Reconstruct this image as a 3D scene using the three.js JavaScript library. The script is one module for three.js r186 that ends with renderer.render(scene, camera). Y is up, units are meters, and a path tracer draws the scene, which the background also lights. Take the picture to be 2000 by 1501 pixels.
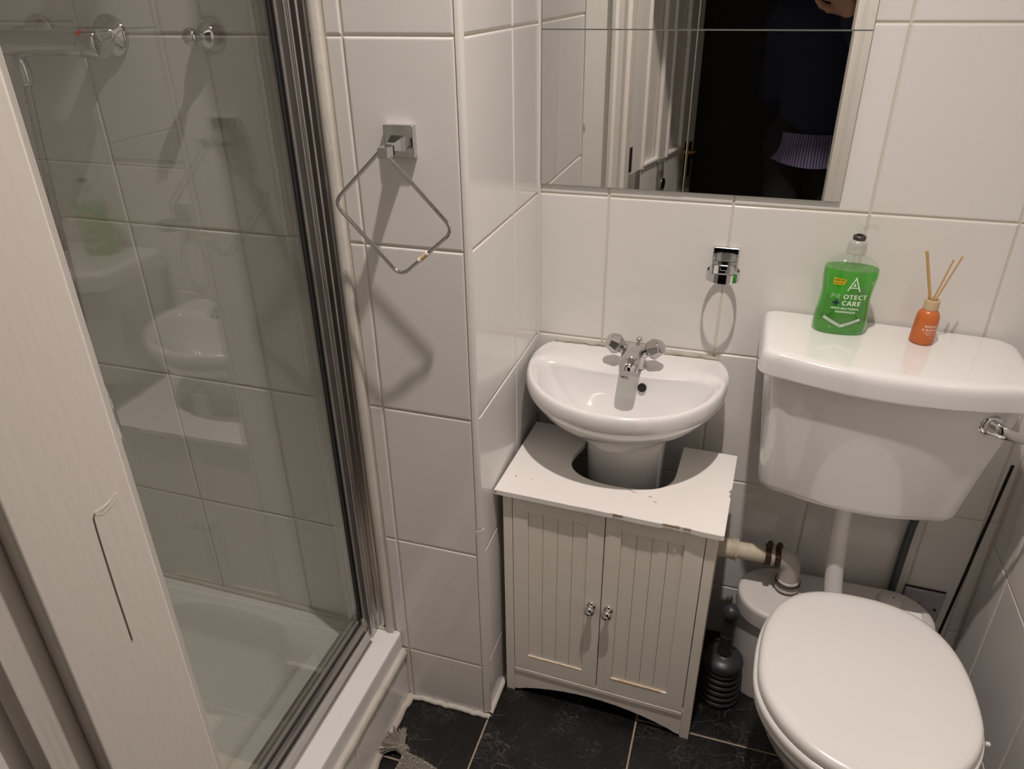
import * as THREE from 'three';
import { mergeGeometries, mergeVertices, toCreasedNormals } from 'three/addons/utils/BufferGeometryUtils.js';
import { RoundedBoxGeometry } from 'three/addons/geometries/RoundedBoxGeometry.js';
import { MarchingCubes } from 'three/addons/objects/MarchingCubes.js';
import { ImprovedNoise } from 'three/addons/math/ImprovedNoise.js';

// ---------------------------------------------------------------- camera, light, exposure
const scene = new THREE.Scene();
scene.background = new THREE.Color(0x000000);
const FPX = 1455.98, YAW = 0.3141, PITCH = -0.4929, ROLL = -0.0142;
const camera = new THREE.PerspectiveCamera(2 * Math.atan(750.5 / FPX) * 180 / Math.PI, 2000 / 1501, 0.01, 30);
{
  const fwd = new THREE.Vector3(-Math.sin(YAW) * Math.cos(PITCH), Math.sin(PITCH), -Math.cos(YAW) * Math.cos(PITCH));
  const right = new THREE.Vector3(Math.cos(YAW), 0, -Math.sin(YAW));
  const up = right.clone().cross(fwd);
  const r2 = right.clone().multiplyScalar(Math.cos(ROLL)).addScaledVector(up, Math.sin(ROLL));
  const u2 = up.clone().multiplyScalar(Math.cos(ROLL)).addScaledVector(right, -Math.sin(ROLL));
  camera.position.set(0.4322, 1.5323, 1.5344);
  camera.quaternion.setFromRotationMatrix(new THREE.Matrix4().makeBasis(r2, u2, fwd.clone().negate()));
}
scene.add(camera);
const renderer = new THREE.WebGLRenderer({ antialias: true });
renderer.toneMapping = THREE.LinearToneMapping;
renderer.toneMappingExposure = 1.0;
renderer.shadowMap.enabled = true;
renderer.shadowMap.type = THREE.PCFSoftShadowMap;
const LAMP = new THREE.Vector3(0.39, 2.64, 0.78), LAMP_CD = 9.3, LAMP_COL = new THREE.Color().setRGB(1, 0.88, 0.82);
const lampLight = new THREE.SpotLight(LAMP_COL, LAMP_CD, 0, 56 * Math.PI / 180, 1, 2);   // ceiling spot pointing straight down
lampLight.position.set(LAMP.x, LAMP.y - 0.006, LAMP.z); lampLight.target.position.set(LAMP.x, 0, LAMP.z);
lampLight.castShadow = true; lampLight.shadow.radius = 1.05; lampLight.shadow.mapSize.set(2048, 2048); lampLight.shadow.camera.near = 0.05; lampLight.shadow.bias = -0.0005;
lampLight.name = 'lamp_light';
scene.add(lampLight, lampLight.target);

// ---------------------------------------------------------------- helpers
let seed = 20240;
const rnd = () => { seed = (seed * 1664525 + 1013904223) >>> 0; return seed / 4294967296; };
const rr = (a, b) => a + (b - a) * rnd();
const V = (x, y, z) => new THREE.Vector3(x, y, z);
const used = {};
function numbered(n) { if (!(n in used)) { used[n] = 0; return n; } used[n]++; return n + '_' + String(used[n]).padStart(3, '0'); }
function thing(name, label, category, pos = [0, 0, 0], rotY = 0, group) {
  const o = new THREE.Group(); o.name = numbered(name); scene.add(o);
  o.position.set(...pos); o.rotation.y = rotY; o.userData = { label, category };
  if (group) o.userData.group = group;
  return o;
}
function structure(name, pos = [0, 0, 0], rotY = 0) {
  const o = new THREE.Group(); o.name = numbered(name); scene.add(o); o.position.set(...pos); o.rotation.y = rotY;
  o.userData = { kind: 'structure' }; return o;
}
function part(name, geo, mat, parent, label) {
  const m = new THREE.Mesh(geo, mat); m.name = name; m.castShadow = m.receiveShadow = true; parent.add(m);
  if (label) m.userData.label = label;
  return m;
}
const T = (g, x, y, z) => g.translate(x, y, z);
function box(w, h, d, x = 0, y = 0, z = 0, r = 0, seg = 2) {
  const g = r > 0 ? new RoundedBoxGeometry(w, h, d, seg, r) : new THREE.BoxGeometry(w, h, d);
  return g.translate(x, y, z);
}
function strip(g) { const q = g.index ? g.toNonIndexed() : g; for (const k of Object.keys(q.attributes)) if (!['position', 'normal', 'uv'].includes(k)) q.deleteAttribute(k); return q; }
const merge = gs => mergeGeometries(gs.map(strip));
function tube(pts, r, seg = 40, rs = 10, closed = false, tension = 0.5) {
  const c = new THREE.CatmullRomCurve3(pts.map(p => V(...p)), closed, 'catmullrom', tension);
  return new THREE.TubeGeometry(c, seg, r, rs, closed);
}
// straight cylinder between two points, capped
function rod(a, b, r0, r1 = r0, seg = 20) {
  const A = V(...a), B = V(...b), d = B.clone().sub(A), g = new THREE.CylinderGeometry(r1, r0, d.length(), seg);
  g.applyQuaternion(new THREE.Quaternion().setFromUnitVectors(V(0, 1, 0), d.clone().normalize()));
  return g.translate(...A.clone().add(B).multiplyScalar(0.5).toArray());
}
function lathe(pts, seg = 40) { return new THREE.LatheGeometry(pts.map(p => new THREE.Vector2(Math.max(p[0], 1e-5), p[1])), seg); }
// lathe whose axis is turned from +y to the direction d and moved to p
function latheAt(pts, p, d, seg = 32) {
  const g = lathe(pts, seg); g.applyQuaternion(new THREE.Quaternion().setFromUnitVectors(V(0, 1, 0), V(...d).normalize()));
  return g.translate(...p);
}
function spline2(pts, n) { return new THREE.SplineCurve(pts.map(p => new THREE.Vector2(...p))).getPoints(n).map(p => [p.x, p.y]); }
// extruded polygon: pts in (x, y), thickness d along z (front at z = 0 going to -d)
function prism(pts, d, bevel = 0, curve = 12) {
  const s = new THREE.Shape(pts.map(p => new THREE.Vector2(...p)));
  return new THREE.ExtrudeGeometry(s, { depth: d - 2 * bevel, bevelEnabled: bevel > 0, bevelThickness: bevel, bevelSize: bevel, bevelOffset: -bevel, bevelSegments: 2, curveSegments: curve }).translate(0, 0, bevel);
}
// skin a list of rings (each an array of [x,y,z], same length) into a smooth surface; optional caps
function loft(rings, { capStart = false, capEnd = false, open = false } = {}) {
  const n = rings[0].length, pos = [], idx = [], uv = [];
  rings.forEach((r, j) => r.forEach((p, i) => { pos.push(...p); uv.push(i / n, j / (rings.length - 1)); }));
  const m = open ? n - 1 : n;
  for (let j = 0; j < rings.length - 1; j++) for (let i = 0; i < m; i++) {
    const a = j * n + i, b = j * n + (i + 1) % n, c = a + n, d = b + n;
    idx.push(a, b, d, a, d, c);
  }
  const cap = (r, flip) => {
    const base = pos.length / 3, c = [0, 0, 0]; r.forEach(p => { for (let k = 0; k < 3; k++) c[k] += p[k] / n; });
    pos.push(...c); uv.push(0.5, 0.5); r.forEach(p => { pos.push(...p); uv.push(0.5, 0.5); });
    for (let i = 0; i < n; i++) { const a = base + 1 + i, b = base + 1 + (i + 1) % n; flip ? idx.push(base, b, a) : idx.push(base, a, b); }
  };
  if (capStart) cap(rings[0], true);
  if (capEnd) cap(rings[rings.length - 1], false);
  const g = new THREE.BufferGeometry();
  g.setAttribute('position', new THREE.Float32BufferAttribute(pos, 3));
  g.setAttribute('uv', new THREE.Float32BufferAttribute(uv, 2));
  g.setIndex(idx); g.computeVertexNormals(); return g;
}
// Catmull-Rom between rings
function smoothRings(rings, sub) {
  const out = [], n = rings[0].length, R = rings.length;
  for (let j = 0; j < R - 1; j++) for (let s = 0; s < sub; s++) {
    const t = s / sub, p0 = rings[Math.max(j - 1, 0)], p1 = rings[j], p2 = rings[j + 1], p3 = rings[Math.min(j + 2, R - 1)], r = [];
    for (let i = 0; i < n; i++) { const q = []; for (let k = 0; k < 3; k++) {
      const a = p0[i][k], b = p1[i][k], c = p2[i][k], d = p3[i][k];
      q.push(0.5 * (2 * b + (c - a) * t + (2 * a - 5 * b + 4 * c - d) * t * t + (3 * b - a - 3 * c + d) * t * t * t));
    } r.push(q); }
    out.push(r);
  }
  out.push(rings[R - 1]); return out;
}
const flip = g => { const i = g.index.array; for (let k = 0; k < i.length; k += 3) { const t = i[k]; i[k] = i[k + 1]; i[k + 1] = t; } g.computeVertexNormals(); return g; };

// ---------------------------------------------------------------- textures
const perlin = new ImprovedNoise();
function dataTex(w, h, fn, srgb = false) {
  const d = new Uint8Array(w * h * 4);
  for (let y = 0; y < h; y++) for (let x = 0; x < w; x++) { const c = fn(x / w, y / h, x, y), k = (y * w + x) * 4; d[k] = c[0]; d[k + 1] = c[1]; d[k + 2] = c[2]; d[k + 3] = c[3] === undefined ? 255 : c[3]; }
  const t = new THREE.DataTexture(d, w, h); t.wrapS = t.wrapT = THREE.RepeatWrapping; t.magFilter = THREE.LinearFilter; t.minFilter = THREE.LinearMipmapLinearFilter; t.generateMipmaps = true;
  if (srgb) t.colorSpace = THREE.SRGBColorSpace; t.needsUpdate = true; return t;
}
// noise that repeats over the unit square: blend of shifted samples
function tileNoise(u, v, f, z = 0) {
  const n = (a, b) => perlin.noise(a * f, b * f, z);
  return n(u, v) * (1 - u) * (1 - v) + n(u - 1, v) * u * (1 - v) + n(u, v - 1) * (1 - u) * v + n(u - 1, v - 1) * u * v;
}
const g8 = v => { const c = Math.max(0, Math.min(255, Math.round(v))); return [c, c, c]; };
const glazeBump = dataTex(256, 256, (u, v) => g8(128 + 95 * tileNoise(u, v, 5, 3.1) + 45 * tileNoise(u, v, 11, 8.2) + 6 * tileNoise(u, v, 60, 1.7)));
glazeBump.repeat.set(1 / 0.8, 1 / 0.8);
const paintBump = dataTex(256, 512, (u, v) => g8(128 + 60 * tileNoise(u, v * 0.15, 40, 2.2) + 40 * tileNoise(u, v, 8, 5.5) + 25 * tileNoise(u, v * .4, 90, 5.5)));
paintBump.repeat.set(1 / 0.2, 1 / 0.5);
const fineBump = dataTex(256, 256, (u, v) => g8(128 + 70 * tileNoise(u, v, 60, 2.2) + 40 * tileNoise(u, v, 25, 5.5)));
fineBump.repeat.set(1 / 0.15, 1 / 0.15);
// black stone-look floor: cloudy dark ground, fine grey veining, specks
const FN = 1024, floorLum = new Float32Array(FN * FN);
for (let y = 0; y < FN; y++) for (let x = 0; x < FN; x++) {
  const u = x / FN, v = y / FN, a = (u + tileNoise(u, v, 9, 1.3) * 0.05 + 2) % 1, b = (v + tileNoise(u, v, 9, 9.3) * 0.05 + 2) % 1;
  const patch = Math.min(0.42, Math.max(0.02, tileNoise(u, v, 10, 4.4) + 0.16)), vein = (f, z, k) => Math.pow(Math.max(0, 1 - Math.abs(tileNoise(a, b, f, z)) * k), 3);
  floorLum[y * FN + x] = 17 + 12 * tileNoise(u, v, 9, 7.7) + 62 * vein(34, 2.1, 12) * patch * 1.5 + 66 * vein(85, 6.1, 7) * patch * 1.9 + 90 * Math.max(0, tileNoise(u, v, 150, 3.3) - 0.40);
}
function scratch(x, y, ang, len, val, wob, wide) {   // wandering hairline
  for (let k = 0; k < len; k++) { ang += (rnd() - 0.5) * wob; x += Math.cos(ang); y += Math.sin(ang); const X = ((x | 0) % FN + FN) % FN, Y = ((y | 0) % FN + FN) % FN; floorLum[Y * FN + X] += val * rr(0.5, 1); if (wide) floorLum[Y * FN + (X + 1) % FN] += val * 0.5; }
}
for (let k = 0; k < 44; k++) { let x = rnd() * FN, y = rnd() * FN, a = rnd() * 6.28; for (let j = 0; j < 4; j++) { scratch(x, y, a + rr(-0.5, 0.5), rr(40, 150), rr(55, 120), 0.5, rnd() < 0.6); x += Math.cos(a) * 60; y += Math.sin(a) * 60; } }
for (let k = 0; k < 1300; k++) { const cx = rnd() * FN, cy = rnd() * FN; scratch(cx, cy, rnd() * 6.28, rr(8, 46), rr(22, 60), 0.9, false); }
for (let k = 0; k < 160; k++) { const i = Math.floor(rnd() * FN * FN); floorLum[i] += 130; floorLum[(i + 1) % (FN * FN)] += 100; floorLum[(i + FN) % (FN * FN)] += 90; }
const floorMap = dataTex(FN, FN, (u, v, x, y) => { const q = Math.max(6, Math.min(190, floorLum[y * FN + x])); return [q, q * 0.985, q * 0.97]; }, true);
floorMap.repeat.set(1 / 0.672, 1 / 0.672);
const clothBump = dataTex(128, 128, (u, v) => g8(128 + 60 * Math.sin(u * 2 * Math.PI * 16) * Math.sin(v * 2 * Math.PI * 16) + 40 * tileNoise(u, v, 30, 2)));
const stripeMap = dataTex(1024, 8, u => { const s = (u * 96) % 1 < 0.5; return s ? [70, 62, 96] : [128, 118, 146]; }, true);
function canvasTex(w, h, draw) {
  const c = document.createElement('canvas'); c.width = w; c.height = h; const x = c.getContext('2d'); draw(x, w, h);
  const t = new THREE.CanvasTexture(c); t.colorSpace = THREE.SRGBColorSpace; t.magFilter = THREE.LinearFilter; return t;
}

// ---------------------------------------------------------------- materials
const M = {};
const std = (o) => new THREE.MeshStandardMaterial(o), phy = o => new THREE.MeshPhysicalMaterial(o);
const lin = (r, g, b) => new THREE.Color().setRGB(r, g, b);
M.tile = [0, 1, 2].map(k => phy({ color: lin(0.745 + k * 0.01, 0.73 + k * 0.01, 0.70 + k * 0.012), roughness: 0.13, bumpMap: glazeBump, bumpScale: 0.0016 }));
M.grout = std({ color: lin(0.68, 0.63, 0.54), roughness: 0.85 });
M.groutDark = std({ color: lin(0.36, 0.31, 0.25), roughness: 0.9 });
M.sealant = std({ color: lin(0.74, 0.71, 0.64), roughness: 0.4, bumpMap: fineBump, bumpScale: 0.0012 });
M.agedSealant = std({ color: lin(0.76, 0.70, 0.60), roughness: 0.5, bumpMap: fineBump, bumpScale: 0.002 });
M.whitePlastic = std({ color: lin(0.74, 0.73, 0.71), roughness: 0.28 });
M.trim = std({ color: lin(0.70, 0.68, 0.65), roughness: 0.22 });
M.ceramic = phy({ color: lin(0.77, 0.765, 0.75), roughness: 0.16, clearcoat: 1, clearcoatRoughness: 0.03 });
M.seatPlastic = phy({ color: lin(0.81, 0.80, 0.775), roughness: 0.22, clearcoat: 0.5, clearcoatRoughness: 0.08 });
M.acrylic = phy({ color: lin(0.78, 0.77, 0.75), roughness: 0.2 });
M.chrome = std({ color: lin(0.66, 0.66, 0.67), metalness: 1, roughness: 0.07 });
M.dullChrome = std({ color: lin(0.50, 0.485, 0.47), metalness: 1, roughness: 0.24 });
M.darkChannel = std({ color: lin(0.13, 0.125, 0.12), metalness: 0.7, roughness: 0.4 });
M.mirror = std({ color: lin(0.86, 0.87, 0.85), metalness: 1, roughness: 0.0 });
M.mirrorEdge = std({ color: lin(0.32, 0.36, 0.33), roughness: 0.25 });
M.showerGlass = phy({ color: lin(0.955, 0.965, 0.945), roughness: 0.0, transmission: 1, thickness: 0, ior: 1.6 });
M.rubber = std({ color: lin(0.012, 0.012, 0.012), roughness: 0.6 });
M.paintWood = std({ color: lin(0.80, 0.755, 0.69), roughness: 0.5, bumpMap: paintBump, bumpScale: 0.0004 });
M.paintWoodSmooth = std({ color: lin(0.78, 0.75, 0.70), roughness: 0.4, bumpMap: fineBump, bumpScale: 0.0003 });
M.cabinet = std({ color: lin(0.86, 0.815, 0.745), roughness: 0.42, bumpMap: fineBump, bumpScale: 0.0003 });
M.cabinetTop = std({ color: lin(0.84, 0.82, 0.785), roughness: 0.33, bumpMap: fineBump, bumpScale: 0.0002 });
M.chip = std({ color: lin(0.30, 0.18, 0.09), roughness: 0.9 });
M.paleChip = std({ color: lin(0.66, 0.48, 0.28), roughness: 0.9 });
M.floorTile = phy({ map: floorMap, color: 0xffffff, roughness: 0.34, bumpMap: fineBump, bumpScale: 0.0004 });
M.floorGrout = std({ color: lin(0.40, 0.32, 0.24), roughness: 0.9 });
M.wallPaint = std({ color: lin(0.86, 0.84, 0.80), roughness: 0.7, bumpMap: fineBump, bumpScale: 0.0005 });
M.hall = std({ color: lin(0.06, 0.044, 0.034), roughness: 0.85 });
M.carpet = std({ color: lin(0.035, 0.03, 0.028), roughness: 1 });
M.brass = std({ color: lin(0.62, 0.40, 0.13), metalness: 1, roughness: 0.25 });
M.darkMetal = std({ color: lin(0.10, 0.09, 0.08), metalness: 0.8, roughness: 0.45 });
M.rust = std({ color: lin(0.075, 0.045, 0.022), metalness: 0.4, roughness: 0.6, bumpMap: fineBump, bumpScale: 0.001 });
M.stainedPlastic = std({ color: lin(0.64, 0.58, 0.45), roughness: 0.4, bumpMap: fineBump, bumpScale: 0.001 });
M.greyRubber = std({ color: lin(0.50, 0.475, 0.445), roughness: 0.45 });
M.plungerRubber = std({ color: lin(0.030, 0.034, 0.038), roughness: 0.38 });
M.greyPipe = std({ color: lin(0.055, 0.065, 0.07), roughness: 0.4 });
M.macerator = std({ color: lin(0.66, 0.64, 0.62), roughness: 0.45 });
M.spur = std({ color: lin(0.42, 0.38, 0.43), roughness: 0.45 });
M.dark = std({ color: lin(0.012, 0.01, 0.008), roughness: 0.9 });
M.bead = std({ color: lin(0.82, 0.78, 0.70), roughness: 0.8 });
M.mat = std({ color: lin(0.62, 0.56, 0.47), roughness: 1, bumpMap: fineBump, bumpScale: 0.004 });
M.red = std({ color: lin(0.5, 0.02, 0.015), roughness: 0.3 });
M.orange = phy({ color: lin(0.56, 0.145, 0.035), roughness: 0.32 });
M.reed = std({ color: lin(0.55, 0.34, 0.13), roughness: 0.8 });
M.collarWood = std({ color: lin(0.58, 0.43, 0.27), roughness: 0.6 });
M.clearPlastic = phy({ color: lin(0.95, 0.97, 0.95), roughness: 0.05, transmission: 1, thickness: 0, ior: 1.45 });
M.frostPlastic = phy({ color: lin(0.80, 0.80, 0.78), roughness: 0.3, transmission: 0.7, thickness: 0 });
M.soap = phy({ color: lin(0.36, 0.84, 0.22), roughness: 0.08, transmission: 0.80, thickness: 0.05, ior: 1.34, attenuationColor: lin(0.14, 0.74, 0.10), attenuationDistance: 0.06 });
M.skin = phy({ color: lin(0.52, 0.29, 0.21), roughness: 0.55 });
M.navy = std({ color: lin(0.016, 0.02, 0.042), roughness: 1, bumpMap: clothBump, bumpScale: 0.001 });
M.shirt = std({ map: stripeMap, roughness: 0.9 });
M.trouser = std({ color: lin(0.012, 0.012, 0.013), roughness: 1 });
M.hair = std({ color: lin(0.02, 0.014, 0.01), roughness: 0.8 });
M.black = std({ color: lin(0.01, 0.01, 0.011), roughness: 0.25 });
M.bulb = std({ color: lin(0.9, 0.88, 0.84), emissive: LAMP_COL, emissiveIntensity: 6, roughness: 0.4 });

// ---------------------------------------------------------------- tiled walls
// one glazed tile: bevelled edge, front face at z = 0, corner at its centre
const tileCache = new Map();
function tileGeo(w, h, vu = 0, vv = 0) {
  const key = [w.toFixed(4), h.toFixed(4), vu.toFixed(3), vv.toFixed(3)].join();
  if (tileCache.has(key)) return tileCache.get(key);
  const lv = [[0, -0.006, [1, 0]], [0, -0.0019, [1, 0]], [0.0007, -0.0007, [0.75, 0.66]], [0.0022, -0.0001, [0.25, 0.97]], [0.0045, 0, [0, 1]]];
  const sx = [-1, 1, 1, -1], sy = [-1, -1, 1, 1], pos = [], nor = [], uv = [], idx = [];
  for (let side = 0; side < 4; side++) {
    const a = side, b = (side + 1) % 4, nx = [0, 1, 0, -1][side], ny = [-1, 0, 1, 0][side], base = pos.length / 3;
    for (const [ins, z, n] of lv) for (const c of [a, b]) {
      const x = sx[c] * (w / 2 - ins), y = sy[c] * (h / 2 - ins); pos.push(x, y, z); nor.push(nx * n[0], ny * n[0], n[1]); uv.push(x + vu, y + vv);
    }
    for (let k = 0; k < lv.length - 1; k++) { const p = base + 2 * k; idx.push(p, p + 1, p + 3, p, p + 3, p + 2); }
  }
  const base = pos.length / 3, q = 0.0045;
  for (let c = 0; c < 4; c++) { const x = sx[c] * (w / 2 - q), y = sy[c] * (h / 2 - q); pos.push(x, y, 0); nor.push(0, 0, 1); uv.push(x + vu, y + vv); }
  idx.push(base, base + 1, base + 2, base, base + 2, base + 3);
  const g = new THREE.BufferGeometry();
  g.setAttribute('position', new THREE.Float32BufferAttribute(pos, 3)); g.setAttribute('normal', new THREE.Float32BufferAttribute(nor, 3)); g.setAttribute('uv', new THREE.Float32BufferAttribute(uv, 2)); g.setIndex(idx);
  tileCache.set(key, g); return g;
}
const ROW_E = 0.1627, ROW_H = 0.3259, CEIL = 2.75, GAP = 0.0032;
const rowsUp = (e = ROW_E) => { const a = [0]; for (let y = e; y < CEIL - 0.02; y += ROW_H) a.push(y); a.push(CEIL); return a; };
const colsFrom = (x0, x1, g, w = 0.25) => { const a = [x0]; let k = Math.ceil((x0 + 0.004 - g) / w); for (let x = g + k * w; x < x1 - 0.004; x += w) a.push(x); a.push(x1); return a; };
// lay tiles on the local xy plane of a wall group (front z = 0)
function layTiles(wall, xs, ys, skip) {
  for (let i = 0; i < xs.length - 1; i++) for (let j = 0; j < ys.length - 1; j++) {
    if (skip && skip(i, j)) continue;
    const w = xs[i + 1] - xs[i] - GAP, h = ys[j + 1] - ys[j] - GAP; if (w < 0.004 || h < 0.004) continue;
    const k = Math.floor(rnd() * 6);
    const t = part('tile', tileGeo(w, h, k * 0.13, k * 0.21), M.tile[k % 3], wall);
    t.position.set((xs[i] + xs[i + 1]) / 2, (ys[j] + ys[j + 1]) / 2, rr(-0.0004, 0.0002));
    t.rotation.set(rr(-0.0012, 0.0012), rr(-0.0016, 0.0016), 0);
  }
}
const WZ = 0.4235, RX = 1.04, FZ = 1.168;
const ys = rowsUp();
{ // wall behind basin and cistern
  const w = structure('wall_back');
  part('grout', box(RX + 0.1, CEIL, 0.1, RX / 2, CEIL / 2, -0.0522), M.grout, w);
  layTiles(w, [0, 0.151, 0.401, 0.651, 0.901, 1.012, RX], ys);
  // dark open joint in the right corner, slightly out of plumb
  const gp = part('gap', box(0.0058, 0.62, 0.002, 0, 0, 0), M.dark, w); gp.position.set(1.0085, 0.33, 0.0006); gp.rotation.z = -0.05;
  part('sealant', tube([[0, 0.6, 0.003], [0.0, 1.2, 0.003], [0, 2.74, 0.003]], 0.0055, 20, 8), M.trim, w);
}
{ // short side of the alcove, faces +x
  const w = structure('wall_left', [0, 0, 0], Math.PI / 2);   // local x = -world z
  part('grout', box(WZ - 0.012, CEIL, 0.1, -(WZ - 0.012) / 2, CEIL / 2, -0.0522), M.grout, w);
  layTiles(w, [-(WZ - 0.004), -0.173, -0.001], ys);
  part('sealant', tube([[-0.42, 0.004, 0.004], [-0.2, 0.004, 0.005], [-0.02, 0.004, 0.004]], 0.0065, 12, 8), M.sealant, w);
}
{ // wall carrying the towel ring, runs on behind the shower glass
  const w = structure('wall_shower', [0, 0, WZ]);
  part('grout', box(1.28, CEIL, 0.1, -0.645, CEIL / 2, -0.0522), M.grout, w);
  layTiles(w, [-1.2, -1.193, -0.943, -0.693, -0.443, -0.2225, -0.1925, -0.0085], ys);
  const bd = []; for (let k = 0; k <= 24; k++) bd.push([-0.203 + k * 0.0088, 0.004 + rr(-0.001, 0.001), 0.004 + rr(-0.001, 0.002)]);
  part('sealant', tube(bd, 0.0062, 60, 8), M.sealant, w);
  part('sealant', tube([[-0.2335, 0.215, 0.002], [-0.2335, 1.2, 0.002], [-0.2335, 2.0, 0.002]], 0.0105, 30, 10), M.sealant, w);
}
{ // right-hand wall, faces -x
  const w = structure('wall_right', [RX, 0, 0], -Math.PI / 2);  // local x = world z
  part('grout', box(FZ + 0.1, CEIL, 0.1, FZ / 2, CEIL / 2, -0.0522), M.grout, w);
  layTiles(w, colsFrom(0.002, FZ, 0.123), rowsUp(0.437 - ROW_H));
}
{ const w = structure('wall_shower_left', [-1.2, 0, 0], Math.PI / 2);
  part('grout', box(FZ - WZ + 0.1, CEIL, 0.1, -(FZ + WZ) / 2, CEIL / 2, -0.0522), M.grout, w);
  layTiles(w, [-FZ, -0.9, -0.65, -WZ - 0.001], ys); }
{ // outer corner quadrant trim, in two lengths
  const q = (r, h) => { const s = new THREE.Shape(); s.moveTo(-r, 0); for (let k = 0; k <= 8; k++) { const a = Math.PI / 2 * (1 - k / 8); s.lineTo(-r + r * Math.cos(a), -r + r * Math.sin(a)); } s.lineTo(0, -r); s.lineTo(-r, -r); s.closePath();
    return new THREE.ExtrudeGeometry(s, { depth: h, bevelEnabled: false, curveSegments: 4 }).rotateX(-Math.PI / 2); };
  const t = structure('trim_1', [0.0025, 0, WZ + 0.0008]);
  const flipZ = g => { g.scale(1, 1, -1); const p = strip(g); const a = p.attributes.position.array; for (let i = 0; i < a.length; i += 9) for (let k = 0; k < 3; k++) { const s = a[i + 3 + k]; a[i + 3 + k] = a[i + 6 + k]; a[i + 6 + k] = s; } p.computeVertexNormals(); return p; };
  part('corner_bead', flipZ(q(0.0105, CEIL - 0.56)).translate(0, 0.56, 0), M.trim, t);
  part('corner_bead', flipZ(q(0.0135, 0.545)).translate(0.002, 0.012, 0.0012), M.trim, t);
}
{ // floor
  const f = structure('floor');
  part('grout', box(2.3, 0.1, 2.72, -0.08, -0.0512, 1.3), M.floorGrout, f);
  const w = 0.336, xs = []; for (let x = 0.0017 - w * 4; x < RX; x += w) xs.push(x); xs.push(xs[xs.length - 1] + w);
    for (let i = 0; i < xs.length - 1; i++) { const zs = []; for (let z = (xs[i] > 0.2 ? 0.3297 : 0.2550) - w; z < 1.3; z += w) zs.push(z); for (let j = 0; j < zs.length - 1; j++) {
    const cx = (xs[i] + xs[i + 1]) / 2, cz = (zs[j] + zs[j + 1]) / 2; if (cx < -0.45) continue;
    const ww = Math.min(xs[i + 1], RX) - xs[i], g = new RoundedBoxGeometry(ww - 0.0038, 0.008, w - 0.0038, 2, 0.0012);
    const p = g.attributes.position, uv = g.attributes.uv, ox = rnd(), oz = rnd();
    for (let k = 0; k < p.count; k++) uv.setXY(k, p.getX(k) + ox, p.getZ(k) + oz);
    const t = part('floor_tile', g, M.floorTile, f); t.position.set(xs[i] + ww / 2, -0.004, cz); t.rotation.z = rr(-0.0006, 0.0006);
  } }
}
{ const c = structure('ceiling'); part('ceiling_board', box(2.5, 0.1, 1.5, -0.08, CEIL + 0.05, 0.6), M.wallPaint, c); }
const DX0 = -0.01, DX1 = 0.655, DH = 1.98, FT = 0.125;   // doorway
{ // plastered wall with the doorway
  const w = structure('wall_front');
  part('plaster', merge([box(1.2 + DX0 - 0.03, CEIL, FT, (-1.2 + DX0 - 0.03) / 2, CEIL / 2, FZ + FT / 2), box(1.14 - DX1 - 0.03, CEIL, FT, (DX1 + 0.03 + 1.14) / 2, CEIL / 2, FZ + FT / 2),
    box(DX1 - DX0 + 0.06, CEIL - DH - 0.03, FT, (DX0 + DX1) / 2, (CEIL + DH + 0.03) / 2, FZ + FT / 2)]), M.wallPaint, w);
}
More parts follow.
